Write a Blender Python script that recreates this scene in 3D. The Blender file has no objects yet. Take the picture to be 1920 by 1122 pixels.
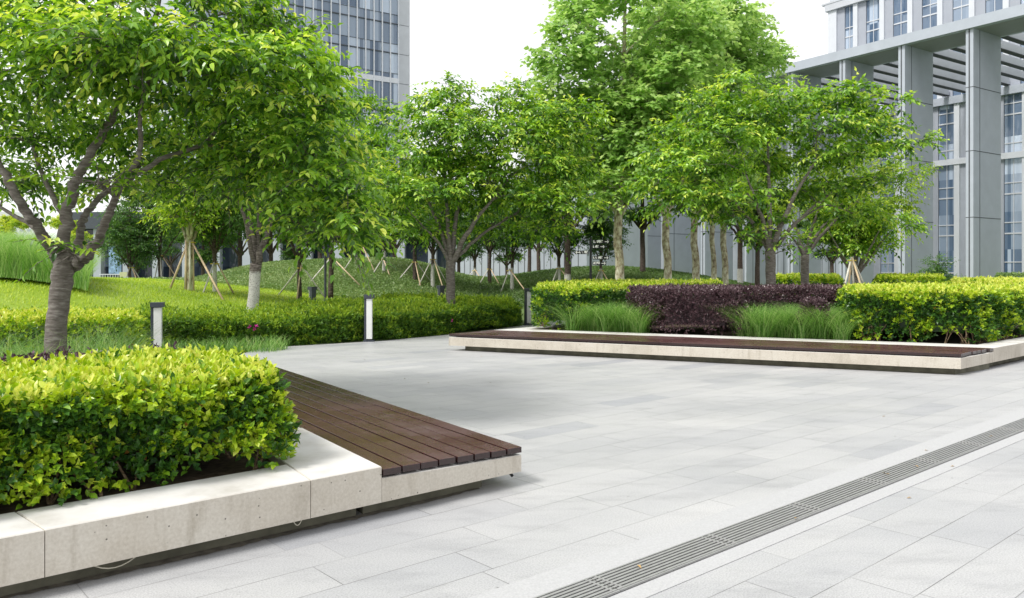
import bpy, math
import numpy as np
R = math.radians
rng = np.random.default_rng(7)
sc = bpy.context.scene
COL = sc.collection
F, HZ, CX, H = 1500.0, 508.0, 960.0, 1.6          # focal length in photo pixels, horizon row, centre column, eye height

# ------------------------------------------------------------------ places
def G(px, py, z=0.0):
    Y = F*(H-z)/(py-HZ); return np.array([(px-CX)/F*Y, Y, z])
def S(px, py, Y):
    return np.array([(px-CX)/F*Y, Y, H+(HZ-py)*Y/F])
def XY(px, Y): return (px-CX)/F*Y, Y
def hgt(x, y):
    x = np.asarray(x, float); y = np.asarray(y, float)
    m1 = 1.25*np.exp(-((x+13.5)/7.0)**2-((y-25)/8.5)**2)
    m2 = 1.95*np.exp(-((x+9.3)/6.2)**4-((y-41)/8.5)**2)
    m3 = 1.75*np.exp(-((x-5)/8.8)**2-((y-43)/8.0)**2)
    m4 = 0.9*np.exp(-((x+13.5)/4.5)**2-((y-17.5)/5)**2)*(x < -4)
    e = np.interp(x, [-30, -7.5, -5.3, -2.9, -1.2, .4, 6, 60], [10, 15.5, 16.9, 18.8, 21, 24.2, 30, 34])
    k = np.clip((y-e-.5)/5.0, 0, 1); k = k*k*(3-2*k)
    return (m1+m2+m3+m4*0.6)*k

def YG(px, py, lo=17., hi=44., fb=36.):
    Y = np.arange(lo, hi, .1); X = (px-CX)/F*Y; pp = HZ+F*(H-hgt(X, Y))/Y
    i = np.where(pp <= py)[0]
    return float(Y[i[0]]) if len(i) else fb

# ------------------------------------------------------------------ objects
def obj(name, mesh, parent=None, mat=None, smooth=False):
    o = bpy.data.objects.new(name, mesh); COL.objects.link(o)
    if parent is not None: o.parent = parent
    if mat is not None:
        for m in (mat if isinstance(mat, (list, tuple)) else [mat]): mesh.materials.append(m)
    mesh.polygons.foreach_set('use_smooth', [bool(smooth)]*len(mesh.polygons))
    return o
def tag(o, label=None, cat=None, group=None, kind=None):
    if label: o['label'] = label
    if cat: o['category'] = cat
    if group: o['group'] = group
    if kind: o['kind'] = kind
    return o
def thing(name, label, cat, loc=(0, 0, 0), rz=0, group=None):
    o = bpy.data.objects.new(name, None); COL.objects.link(o); o.empty_display_size = .2
    o.location = loc; o.rotation_euler = (0, 0, rz)
    return tag(o, label, cat, group)
def copy_tree(o, parent=None):
    c = o.copy(); COL.objects.link(c); c.parent = parent
    for ch in list(o.children): copy_tree(ch, c)
    return c

class MB:
    """collects vertices and faces of one mesh"""
    def __init__(s): s.v = []; s.loops = []; s.cnt = []; s.n = 0; s.t = []
    def add(s, verts, faces, tint=None):
        verts = np.asarray(verts, float).reshape(-1, 3)
        for f in faces:
            s.loops.append(np.asarray(f, np.int64)+s.n); s.cnt.append(np.array([len(f)]))
        s.v.append(verts); s.n += len(verts); s.t.append(np.zeros(len(verts)) if tint is None else np.broadcast_to(tint, len(verts)))
    def arr(s, verts, faces, tint=None):      # faces: (M,k) array
        verts = np.asarray(verts, float).reshape(-1, 3); faces = np.asarray(faces, np.int64)
        s.loops.append((faces+s.n).ravel()); s.cnt.append(np.full(len(faces), faces.shape[1]))
        s.v.append(verts); s.n += len(verts); s.t.append(np.zeros(len(verts)) if tint is None else np.asarray(tint, float))
    def box(s, c, size, ux=(1, 0), z0=None):
        c = np.asarray(c, float); ux = np.array([ux[0], ux[1], 0.]); ux /= np.linalg.norm(ux); uy = np.array([-ux[1], ux[0], 0]); uz = np.array([0, 0, 1.])
        a, b, h = [q/2 for q in size]
        V = [c+i*a*ux+j*b*uy+k*h*uz for k in (-1, 1) for i, j in ((-1, -1), (1, -1), (1, 1), (-1, 1))]
        s.add(V, [(3, 2, 1, 0), (4, 5, 6, 7), (0, 1, 5, 4), (1, 2, 6, 5), (2, 3, 7, 6), (3, 0, 4, 7)])
    def bar(s, a, b, z0, z1, w0, w1):   # box on segment a-b (2D), from offset w0 to w1 to its left
        a = np.asarray(a[:2], float); b = np.asarray(b[:2], float); d = (b-a)/np.linalg.norm(b-a); n = np.array([-d[1], d[0]])
        s.prism([a+n*w0, b+n*w0, b+n*w1, a+n*w1], z0, z1)
    def prism(s, poly, z0, z1, bev=0.0):
        P = np.asarray(poly, float)[:, :2]
        ar = .5*np.sum(P[:, 0]*np.roll(P[:, 1], -1)-P[:, 1]*np.roll(P[:, 0], -1))
        if ar < 0: P = P[::-1]; 
        flip = ar < 0
        n = len(P)
        z0 = np.broadcast_to(np.asarray(z0, float), n).copy(); z1 = np.broadcast_to(np.asarray(z1, float), n).copy()
        if flip: z0 = z0[::-1]; z1 = z1[::-1]
        if bev > 0:
            Q = inset(P, bev)
            V = np.vstack([np.c_[P, z0], np.c_[P, z1-bev], np.c_[Q, z1]])
            Fs = [tuple(range(n-1, -1, -1)), tuple(range(2*n, 3*n))]
            for r in (0, 1):
                for i in range(n):
                    j = (i+1) % n; Fs.append((r*n+i, r*n+j, (r+1)*n+j, (r+1)*n+i))
        else:
            V = np.vstack([np.c_[P, z0], np.c_[P, z1]])
            Fs = [tuple(range(n-1, -1, -1)), tuple(range(n, 2*n))]+[(i, (i+1) % n, n+(i+1) % n, n+i) for i in range(n)]
        s.add(V, Fs)
    def tube(s, pts, rad, sides=6, tint=None, cap=True):
        P = np.asarray(pts, float); rad = np.broadcast_to(np.asarray(rad, float), len(P))
        T = np.gradient(P, axis=0); T /= np.linalg.norm(T, axis=1)[:, None]+1e-9
        ref = np.array([1., 0, 0]) if abs(T[0][0]) < .8 else np.array([0, 1., 0])
        U = np.cross(T, ref); U /= np.linalg.norm(U, axis=1)[:, None]+1e-9; W = np.cross(T, U)
        a = np.linspace(0, 2*np.pi, sides, endpoint=False)
        V = P[:, None, :]+rad[:, None, None]*(np.cos(a)[None, :, None]*U[:, None, :]+np.sin(a)[None, :, None]*W[:, None, :])
        m = len(P); idx = np.arange(m*sides).reshape(m, sides)
        q = np.stack([idx[:-1], np.roll(idx[:-1], -1, 1), np.roll(idx[1:], -1, 1), idx[1:]], -1).reshape(-1, 4)
        n0 = s.n
        s.arr(V.reshape(-1, 3), q, None if tint is None else np.full(m*sides, tint))
        if cap:
            s.loops.append(np.arange(sides)[::-1]+n0); s.cnt.append(np.array([sides]))
            s.loops.append(np.arange(sides)+n0+(m-1)*sides); s.cnt.append(np.array([sides]))
    def build(s, name, mat=None, parent=None, smooth=False, tint=False):
        V = np.vstack(s.v); L = np.concatenate(s.loops); C = np.concatenate(s.cnt)
        me = bpy.data.meshes.new(name)
        me.vertices.add(len(V)); me.vertices.foreach_set('co', V.ravel())
        me.loops.add(len(L)); me.loops.foreach_set('vertex_index', L.astype(np.int32))
        me.polygons.add(len(C)); st = np.concatenate([[0], np.cumsum(C)[:-1]])
        me.polygons.foreach_set('loop_start', st.astype(np.int32)); me.polygons.foreach_set('loop_total', C.astype(np.int32))
        me.update(calc_edges=True)
        if tint:
            at = me.attributes.new('tint', 'FLOAT', 'POINT'); at.data.foreach_set('value', np.concatenate(s.t).astype(np.float32))
        return obj(name, me, parent, mat, smooth)

def inset(P, d):
    P = np.asarray(P, float)[:, :2]; n = len(P); Q = []
    for i in range(n):
        a, b, c = P[i-1], P[i], P[(i+1) % n]
        e1 = (b-a)/np.linalg.norm(b-a); e2 = (c-b)/np.linalg.norm(c-b)
        n1 = np.array([-e1[1], e1[0]]); n2 = np.array([-e2[1], e2[0]])
        k = (n1+n2); k = k/max(np.dot(k, k), .2)*2
        Q.append(b+k*d)
    return np.array(Q)
def ccw(P):
    P = np.asarray(P, float)[:, :2]
    return P if np.sum(P[:, 0]*np.roll(P[:, 1], -1)-P[:, 1]*np.roll(P[:, 0], -1)) > 0 else P[::-1]
def inpoly(x, y, P):
    r = np.zeros(len(x), bool); n = len(P)
    for i in range(n):
        x1, y1 = P[i]; x2, y2 = P[(i+1) % n]
        c = ((y1 > y) != (y2 > y)) & (x < (x2-x1)*(y-y1)/(y2-y1+1e-12)+x1); r ^= c
    return r
def nrm(v): return v/(np.linalg.norm(v, axis=-1, keepdims=True)+1e-9)
def smooth_poly(pts, k=6):
    P = np.asarray(pts, float)
    if len(P) < 3:
        t = np.linspace(0, 1, k)[:, None]; return P[0]*(1-t)+P[1]*t
    out = []
    E = np.vstack([2*P[0]-P[1], P, 2*P[-1]-P[-2]])
    for i in range(1, len(E)-2):
        a, b, c, d = E[i-1:i+3]
        for t in np.linspace(0, 1, k, endpoint=False):
            out.append(.5*((2*b)+(-a+c)*t+(2*a-5*b+4*c-d)*t*t+(-a+3*b-3*c+d)*t**3))
    out.append(P[-1]); return np.array(out)

# ------------------------------------------------------------------ materials
def new_mat(name):
    m = bpy.data.materials.new(name); m.use_nodes = True
    nt = m.node_tree; b = nt.nodes['Principled BSDF']; return m, nt, b
def ramp(nt, fac, stops, interp='LINEAR'):
    r = nt.nodes.new('ShaderNodeValToRGB'); r.color_ramp.interpolation = interp
    e = r.color_ramp.elements
    e[0].position, e[0].color = stops[0][0], (*stops[0][1], 1)
    e[1].position, e[1].color = stops[-1][0], (*stops[-1][1], 1)
    for p, c in stops[1:-1]:
        q = e.new(p); q.color = (*c, 1)
    nt.links.new(fac, r.inputs[0]); return r.outputs[0]
def noise(nt, vec, scale, detail=4, rough=.55):
    n = nt.nodes.new('ShaderNodeTexNoise'); n.inputs['Scale'].default_value = scale; n.inputs['Detail'].default_value = detail
    n.inputs['Roughness'].default_value = rough
    if vec is not None: nt.links.new(vec, n.inputs['Vector'])
    return n.outputs['Fac']
def coords(nt, scale=(1, 1, 1), rot=(0, 0, 0), kind='Object'):
    t = nt.nodes.new('ShaderNodeTexCoord'); m = nt.nodes.new('ShaderNodeMapping'); m.inputs['Scale'].default_value = scale; m.inputs['Rotation'].default_value = rot
    nt.links.new(t.outputs[kind], m.inputs[0]); return m.outputs[0]
def mixc(nt, fac, a, b, mode='MIX'):
    m = nt.nodes.new('ShaderNodeMix'); m.data_type = 'RGBA'; m.blend_type = mode
    for s, v in ((0, fac), (6, a), (7, b)):
        if isinstance(v, (int, float)): m.inputs[s].default_value = v
        elif isinstance(v, tuple): m.inputs[s].default_value = (*v, 1)
        else: nt.links.new(v, m.inputs[s])
    return m.outputs[2]
def bump(nt, b, h, strength=.3, dist=.01):
    n = nt.nodes.new('ShaderNodeBump'); n.inputs['Strength'].default_value = strength; n.inputs['Distance'].default_value = dist
    nt.links.new(h, n.inputs['Height']); nt.links.new(n.outputs[0], b.inputs['Normal'])

def leaf_mat(name, stops, trans=.35, rough=.42, spec=.45):
    m, nt, b = new_mat(name)
    a = nt.nodes.new('ShaderNodeAttribute'); a.attribute_name = 'tint'
    c = ramp(nt, a.outputs['Fac'], stops)
    nt.links.new(c, b.inputs['Base Color']); b.inputs['Roughness'].default_value = rough; b.inputs['Specular IOR Level'].default_value = spec
    t = nt.nodes.new('ShaderNodeBsdfTranslucent')
    hs = nt.nodes.new('ShaderNodeHueSaturation'); hs.inputs['Hue'].default_value = .487; hs.inputs['Saturation'].default_value = 1.1; hs.inputs['Value'].default_value = 1.3
    nt.links.new(c, hs.inputs['Color']); nt.links.new(hs.outputs[0], t.inputs['Color'])
    mx = nt.nodes.new('ShaderNodeMixShader'); mx.inputs[0].default_value = trans
    nt.links.new(b.outputs[0], mx.inputs[1]); nt.links.new(t.outputs[0], mx.inputs[2])
    nt.links.new(mx.outputs[0], nt.nodes['Material Output'].inputs[0])
    return m
M = {}
M['cherry_leaf'] = leaf_mat('cherry leaf', [(0, (.035, .105, .014)), (.35, (.14, .32, .032)), (.7, (.39, .62, .07)), (1, (.74, .84, .16))], .40, .34, .6)
M['plane_leaf'] = leaf_mat('plane leaf', [(0, (.13, .26, .055)), (.5, (.33, .54, .14)), (1, (.64, .80, .30))], .45, .34, .6)
M['dark_leaf'] = leaf_mat('camphor leaf', [(0, (.03, .09, .024)), (.6, (.11, .24, .045)), (1, (.28, .45, .08))], .38)
M['lime_leaf'] = leaf_mat('lime leaf', [(0, (.10, .22, .02)), (.5, (.32, .50, .045)), (1, (.62, .68, .10))], .4)
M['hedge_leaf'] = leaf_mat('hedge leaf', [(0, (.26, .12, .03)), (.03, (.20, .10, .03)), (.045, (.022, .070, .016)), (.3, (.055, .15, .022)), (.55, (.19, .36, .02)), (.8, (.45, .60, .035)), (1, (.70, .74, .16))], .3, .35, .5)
M['azalea_leaf'] = leaf_mat('azalea leaf', [(0, (.03, .08, .015)), (.4, (.10, .22, .025)), (.7, (.28, .44, .035)), (1, (.50, .62, .07))], .3)
M['purple_leaf'] = leaf_mat('loropetalum leaf', [(0, (.035, .016, .023)), (.6, (.115, .065, .075)), (1, (.28, .205, .22))], .15, .3, .6)
M['blade'] = leaf_mat('ornamental grass blade', [(0, (.06, .17, .03)), (.5, (.20, .42, .08)), (1, (.58, .70, .32))], .4)
M['lawn_blade'] = leaf_mat('lawn blade', [(0, (.17, .31, .03)), (.6, (.41, .56, .06)), (1, (.66, .72, .17))], .4)
M['cover_leaf'] = leaf_mat('ground cover leaf', [(0, (.045, .10, .025)), (.6, (.17, .28, .075)), (1, (.38, .46, .2))], .25)
M['magenta'] = leaf_mat('magenta petal', [(0, (.45, .02, .22)), (1, (.65, .05, .35))], .3)

def bark(name, c1, c2, c3, lime_z=None, flat=True, mott=12, lo=.36, hi=.62):
    m, nt, b = new_mat(name)
    v = coords(nt, (3, 3, 14) if flat else (1, 1, .6))
    n1 = noise(nt, v, 3 if flat else mott, 6, .65)
    c = ramp(nt, n1, [(lo, c1), (.5, c2), (hi, c3)])
    h = n1
    if lime_z is not None:
        t = nt.nodes.new('ShaderNodeTexCoord'); sp = nt.nodes.new('ShaderNodeSeparateXYZ'); nt.links.new(t.outputs['Object'], sp.inputs[0])
        ad = nt.nodes.new('ShaderNodeMath'); ad.operation = 'MULTIPLY_ADD'; ad.inputs[1].default_value = .25
        nn = noise(nt, coords(nt), 14, 5, .7)
        nt.links.new(nn, ad.inputs[0]); nt.links.new(sp.outputs[2], ad.inputs[2])
        r = ramp(nt, ad.outputs[0], [(0, (1, 1, 1)), (.5, (1, 1, 1)), (1, (0, 0, 0))])
        mr = nt.nodes.new('ShaderNodeMapRange'); mr.inputs[1].default_value = lime_z+.08; mr.inputs[2].default_value = lime_z+.16; mr.inputs[3].default_value = 1; mr.inputs[4].default_value = 0
        nt.links.new(ad.outputs[0], mr.inputs[0])
        sp2 = ramp(nt, noise(nt, coords(nt), 40, 3, .7), [(.36, (.12, .10, .08)), (.46, (.55, .54, .50))])
        c = mixc(nt, mr.outputs[0], c, sp2)
    nt.links.new(c, b.inputs['Base Color']); b.inputs['Roughness'].default_value = .85
    bump(nt, b, h, .6, .02); return m
M['cherry_bark'] = bark('cherry bark', (.075, .063, .055), (.175, .152, .135), (.36, .34, .315), lo=.27, hi=.76)
M['cherry_bark_lime'] = bark('limewashed cherry bark', (.04, .03, .025), (.12, .10, .085), (.22, .19, .17), lime_z=1.5)
M['plane_bark'] = bark('plane bark', (.13, .085, .05), (.40, .36, .24), (.62, .60, .46), flat=False, mott=7)
M['dark_bark'] = bark('dark bark', (.03, .02, .015), (.07, .05, .04), (.13, .10, .08))
M['dark_bark_lime'] = bark('limewashed dark bark', (.03, .02, .015), (.08, .055, .045), (.13, .10, .08), lime_z=1.0)
M['twig'] = bark('hedge twig', (.10, .06, .035), (.22, .15, .09), (.36, .27, .17))

def concrete():
    m, nt, b = new_mat('cast concrete')
    v = coords(nt)
    big = ramp(nt, noise(nt, v, 1.7, 5, .6), [(.3, (.37, .325, .26)), (.5, (.50, .45, .375)), (.75, (.58, .54, .47))])
    st = noise(nt, coords(nt, (7, 7, .9)), 1.6, 5, .6)      # run-off streaks down the face
    c = mixc(nt, ramp(nt, st, [(.54, (0, 0, 0)), (.72, (.65, .65, .65))]), big, (.30, .255, .19))
    fine = noise(nt, v, 60, 3, .6)
    c = mixc(nt, .25, c, ramp(nt, fine, [(.3, (.35, .33, .28)), (.7, (.72, .70, .65))]))
    vo = nt.nodes.new('ShaderNodeTexVoronoi'); vo.inputs['Scale'].default_value = 26; nt.links.new(v, vo.inputs['Vector'])
    pore = ramp(nt, vo.outputs['Distance'], [(.09, (0, 0, 0)), (.16, (1, 1, 1))])
    sep = nt.nodes.new('ShaderNodeSeparateColor'); nt.links.new(vo.outputs['Color'], sep.inputs[0])
    sel = ramp(nt, sep.outputs[0], [(.80, (1, 1, 1)), (.84, (0, 0, 0))])
    pm = mixc(nt, 1.0, pore, sel, 'LIGHTEN')
    c = mixc(nt, 1.0, c, mixc(nt, .75, (1, 1, 1), pm), 'MULTIPLY')
    # paler, greyer upward faces, browner sides
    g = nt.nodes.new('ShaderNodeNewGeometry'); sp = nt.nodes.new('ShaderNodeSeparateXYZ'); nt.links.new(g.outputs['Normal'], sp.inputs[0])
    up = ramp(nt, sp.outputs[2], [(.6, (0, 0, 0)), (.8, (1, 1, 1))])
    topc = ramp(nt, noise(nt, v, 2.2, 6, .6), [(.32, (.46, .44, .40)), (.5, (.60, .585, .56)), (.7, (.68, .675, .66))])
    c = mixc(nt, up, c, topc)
    nt.links.new(c, b.inputs['Base Color']); b.inputs['Roughness'].default_value = .75
    bump(nt, b, fine, .15, .004); return m
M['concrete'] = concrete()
def simple(name, col, rough=.6, metal=0, var=.12, scale=8, spec=.5):
    m, nt, b = new_mat(name)
    c2 = tuple(min(1, q*(1+var)) for q in col); c1 = tuple(q*(1-var) for q in col)
    c = ramp(nt, noise(nt, coords(nt), scale, 5, .6), [(.3, c1), (.7, c2)])
    nt.links.new(c, b.inputs['Base Color']); b.inputs['Roughness'].default_value = rough; b.inputs['Metallic'].default_value = metal
    b.inputs['Specular IOR Level'].default_value = spec; return m
M['plinth'] = simple('dark concrete plinth', (.13, .125, .09), .85, 0, .35, 5)  # plinth in a darker tone than the rim concrete
M['black_metal'] = simple('dark grey powder coat', (.045, .052, .070), .45, 0, .1)
M['opal'] = simple('opal lamp panel', (.72, .73, .72), .35, 0, .04)
M['black'] = simple('black', (.012, .013, .016), .6)
M['white_letter'] = simple('white lettering', (.85, .85, .85), .6, 0, .02)
M['bamboo'] = simple('stake timber', (.58, .44, .29), .7, 0, .25, 6)
M['stake_white'] = simple('pale stake timber', (.62, .59, .53), .7, 0, .2, 6)
M['strap'] = simple('yellow tie', (.55, .42, .06), .7)
M['steel'] = simple('stainless steel', (.40, .40, .395), .42, .5, .1, 20)
M['channel_shade'] = simple('drain channel', (.035, .033, .03), .9)
M['soil'] = simple('bark mulch soil', (.085, .058, .04), .95, 0, .6, 22)
M['dirt'] = simple('shaded dirt', (.15, .135, .11), .9, 0, .5, 15)
M['earth'] = simple('bare earth', (.12, .09, .055), .95, 0, .5, 6)
M['panel_grey'] = simple('grey aluminium panel', (.42, .455, .515), .45, .1, .06, 1)
M['panel_light'] = simple('pale stone panel', (.50, .52, .56), .6, 0, .06, 1)
M['reveal'] = simple('grey reveal panel', (.36, .385, .44), .5, 0, .05, 1)
M['panel_white'] = simple('white pier', (.61, .635, .68), .5, 0, .04, 1)
M['soffit'] = simple('soffit panel', (.27, .28, .29), .6, 0, .06, 1)
M['mullion'] = simple('mullion', (.64, .66, .70), .4, .2, .05, 1)
M['dark_frame'] = simple('dark frame', (.06, .07, .085), .4)
M['seam'] = simple('panel seam', (.07, .075, .085), .8)
M['pale_tower'] = simple('pale render', (.72, .73, .76), .8, 0, .03)
M['pale_glass'] = simple('pale glass', (.45, .48, .55), .3)
M['cable'] = simple('cable sheath', (.55, .52, .42), .5)
M['bluesign'] = simple('blue screen picture', (.22, .34, .50), .4, 0, .8, 2)
M['litter'] = simple('dry leaf', (.35, .22, .08), .8, 0, .4, 10)

def wood():
    m, nt, b = new_mat('stained timber slat')
    ang = math.atan2(.833, -.553)
    v = coords(nt)
    a = nt.nodes.new('ShaderNodeAttribute'); a.attribute_name = 'tint'
    g = noise(nt, coords(nt, (1, 1, 1), (0, 0, 0), 'Generated'), 3, 2)
    gr = noise(nt, v, 45, 6, .7)
    c = ramp(nt, gr, [(.3, (.036, .012, .012)), (.55, (.074, .027, .026)), (.75, (.12, .054, .052))])
    c = mixc(nt, a.outputs['Fac'], c, mixc(nt, .3, c, (.12, .065, .058)))
    wear = ramp(nt, noise(nt, v, 2.3, 6, .7), [(.56, (0, 0, 0)), (.78, (.45, .45, .45))])
    c = mixc(nt, wear, c, (.19, .145, .15))
    # gap shade painted into the sides, pale sheen painted into the tops
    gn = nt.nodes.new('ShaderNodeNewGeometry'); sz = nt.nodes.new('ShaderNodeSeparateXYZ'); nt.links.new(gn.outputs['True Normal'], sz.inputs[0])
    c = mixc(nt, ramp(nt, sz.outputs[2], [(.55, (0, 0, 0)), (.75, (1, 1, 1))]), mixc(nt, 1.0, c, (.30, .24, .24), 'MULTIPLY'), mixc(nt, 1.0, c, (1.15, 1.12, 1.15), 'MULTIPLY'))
    nt.links.new(c, b.inputs['Base Color'])
    rr = ramp(nt, noise(nt, v, 1.5, 4, .6), [(.35, (.14, .14, .14)), (.65, (.36, .36, .36))]); nt.links.new(rr, b.inputs['Roughness'])
    b.inputs['Specular IOR Level'].default_value = .7; b.inputs['Coat Weight'].default_value = .05
    bump(nt, b, gr, .2, .002); return m
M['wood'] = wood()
D1 = np.array([.752, .659]); N1 = np.array([-.659, .752]); B1 = np.array([-.553, .833])
A1 = math.atan2(D1[1], D1[0])
def paving():
    m, nt, b = new_mat('granite paving')
    v = coords(nt, (1, 1, 1), (0, 0, -A1))
    br = nt.nodes.new('ShaderNodeTexBrick'); nt.links.new(v, br.inputs['Vector'])
    br.inputs['Scale'].default_value = 1; br.inputs['Brick Width'].default_value = 1.02; br.inputs['Row Height'].default_value = .33
    br.inputs['Mortar Size'].default_value = .0028; br.inputs['Mortar Smooth'].default_value = .2; br.offset = .37; br.offset_frequency = 3; br.squash = 1.35; br.squash_frequency = 2
    br.inputs['Color1'].default_value = (0, 0, 0, 1); br.inputs['Color2'].default_value = (1, 1, 1, 1); br.inputs['Mortar'].default_value = (.5, .5, .5, 1)
    c = ramp(nt, br.outputs['Color'], [(0, (.345, .352, .372)), (.10, (.415, .417, .422)), (.5, (.438, .438, .438)), (1, (.46, .459, .457))])
    pat = ramp(nt, noise(nt, coords(nt, (.45, 1, 1), (0, 0, -A1)), .9, 5, .6), [(.3, (.84, .85, .87)), (.7, (1.05, 1.05, 1.045))])
    c = mixc(nt, 1.0, c, pat, 'MULTIPLY')
    sp = noise(nt, v, 110, 2, .7)
    c = mixc(nt, 1.0, c, ramp(nt, sp, [(.3, (.72, .72, .73)), (.5, (1, 1, 1)), (.72, (1.18, 1.18, 1.17))]), 'MULTIPLY')
    stn = ramp(nt, noise(nt, coords(nt, (.6, 1.6, 1), (0, 0, -A1)), 2.4, 7, .72), [(.50, (1, 1, 1)), (.66, (.86, .86, .865)), (.78, (.74, .74, .74))])
    c = mixc(nt, 1.0, c, stn, 'MULTIPLY')
    vs = nt.nodes.new('ShaderNodeTexVoronoi'); vs.inputs['Scale'].default_value = 3.2; nt.links.new(v, vs.inputs['Vector'])
    gum = ramp(nt, vs.outputs['Distance'], [(.018, (.45, .45, .44)), (.04, (1, 1, 1))])
    c = mixc(nt, 1.0, c, gum, 'MULTIPLY')
    joint = ramp(nt, noise(nt, v, 1.3, 3, .6), [(.42, (0, 0, 0)), (.58, (1, 1, 1))])
    jm = mixc(nt, 1.0, br.outputs['Fac'], mixc(nt, .35, joint, (1, 1, 1)), 'MULTIPLY')
    c = mixc(nt, jm, c, (.15, .15, .148))
    nt.links.new(c, b.inputs['Base Color'])
    rr = ramp(nt, noise(nt, v, .5, 4, .6), [(.3, (.42, .42, .42)), (.7, (.6, .6, .6))]); nt.links.new(rr, b.inputs['Roughness'])
    inv = nt.nodes.new('ShaderNodeMath'); inv.operation = 'MULTIPLY_ADD'; inv.inputs[1].default_value = -1; inv.inputs[2].default_value = 1
    nt.links.new(br.outputs['Fac'], inv.inputs[0]); bump(nt, b, inv.outputs[0], .4, .003); return m
M['paving'] = paving()
def strip_mat():
    m, nt, b = new_mat('pale granite margin')
    v = coords(nt, (1, 1, 1), (0, 0, -A1))
    c = ramp(nt, noise(nt, v, 90, 2, .7), [(.3, (.385, .388, .392)), (.7, (.475, .477, .48))])
    nt.links.new(c, b.inputs['Base Color']); b.inputs['Roughness'].default_value = .6; return m
M['margin'] = strip_mat()
def ground_mat():
    m, nt, b = new_mat('planted earth')
    v = coords(nt)
    c = ramp(nt, noise(nt, v, 1.3, 6, .65), [(.35, (.08, .13, .035)), (.55, (.13, .20, .05)), (.72, (.19, .19, .085))])
    nt.links.new(c, b.inputs['Base Color']); b.inputs['Roughness'].default_value = .95; return m
M['ground'] = ground_mat()
def glass(name, c1, c2, cell, rot, cool=.5):
    m, nt, b = new_mat(name)
    v = coords(nt, cell, rot)
    wn = nt.nodes.new('ShaderNodeTexWhiteNoise'); fl = nt.nodes.new('ShaderNodeVectorMath'); fl.operation = 'FLOOR'
    nt.links.new(v, fl.inputs[0]); nt.links.new(fl.outputs[0], wn.inputs['Vector'])
    c = ramp(nt, wn.outputs['Value'], [(0, c1), (.45, tuple(.8*p+.2*q for p, q in zip(c1, c2))), (.8, tuple((p+q)/2 for p, q in zip(c1, c2))), (1, c2)])
    nt.links.new(c, b.inputs['Base Color']); b.inputs['Roughness'].default_value = .06; b.inputs['IOR'].default_value = 1.55
    b.inputs['Specular IOR Level'].default_value = cool
    n = noise(nt, coords(nt, (1, 1, .35)), .9, 3, .5); bump(nt, b, n, .35, .25); return m
M['glass_tower'] = glass('curtain wall glass', (.07, .12, .20), (.58, .67, .80), (.9, .9, .27), (0, 0, 0), .7)  # random pane tones, with light and dark reflections painted into the colour
M['glass_dark'] = glass('dark window glass', (.015, .022, .035), (.10, .13, .18), (.5, .5, .5), (0, 0, 0), .5)

# ------------------------------------------------------------------ foliage makers
def leaves(mb, pos, d, up, ln, wd, tint, kind='kite', fold=.22, droop=.25):
    """pos base of each leaf, d its long axis, up its rough normal"""
    N = len(pos); d = nrm(d); s = nrm(np.cross(d, up)); n = nrm(np.cross(s, d))
    ln = np.broadcast_to(ln, N)[:, None]; wd = np.broadcast_to(wd, N)[:, None]
    def pt(t, w, lift): return pos+d*ln*t+s*wd*w*.5-n*ln*droop*t*t+n*wd*lift
    if kind == 'kite':
        V = np.stack([pt(0, 0, 0), pt(.42, 1, fold), pt(1, 0, 0), pt(.42, -1, fold)], 1)
        fc = np.array([[0, 1, 2, 3]])
        k = 4
    elif kind == 'fold':
        V = np.stack([pt(0, 0, 0), pt(.42, 1, fold), pt(1, 0, 0), pt(.42, -1, fold), pt(.5, 0, 0)], 1); k = 5
        b = (np.arange(N)*5)[:, None]
        mb.arr(V.reshape(-1, 3), np.concatenate([b+np.array([[0, 1, 2, 4]]), b+np.array([[0, 4, 2, 3]])]), np.repeat(tint, 5)); return
    elif kind == 'oval':
        V = np.stack([pt(0, 0, 0), pt(.28, .86, fold), pt(.62, .8, fold), pt(1, 0, 0), pt(.62, -.8, fold), pt(.28, -.86, fold), pt(.3, 0, 0), pt(.65, 0, 0)], 1)
        b = (np.arange(N)*8)[:, None]
        q = np.concatenate([b+np.array([[1, 2, 7, 6]]), b+np.array([[6, 7, 4, 5]])]); t3 = np.concatenate([b+np.array([[0, 1, 6]]), b+np.array([[2, 3, 7]]), b+np.array([[3, 4, 7]]), b+np.array([[0, 6, 5]])])
        n0 = mb.n; mb.arr(V.reshape(-1, 3), q, np.repeat(tint, 8))
        mb.loops.append((t3+n0).ravel()); mb.cnt.append(np.full(len(t3), 3)); return
    elif kind == 'lobed':
        sh = [(0, 0), (.12, .55), (.45, 1.0), (.5, .5), (.82, .62), (.78, .3), (1, 0), (.78, -.3), (.82, -.62), (.5, -.5), (.45, -1.0), (.12, -.55)]
        V = np.stack([pt(a, w, fold*abs(w)*.6) for a, w in sh], 1); k = 12; fc = np.array([list(range(12))])
    b = (np.arange(N)*k)[:, None]
    mb.arr(V.reshape(-1, 3), b+fc, np.repeat(tint, k))

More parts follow.
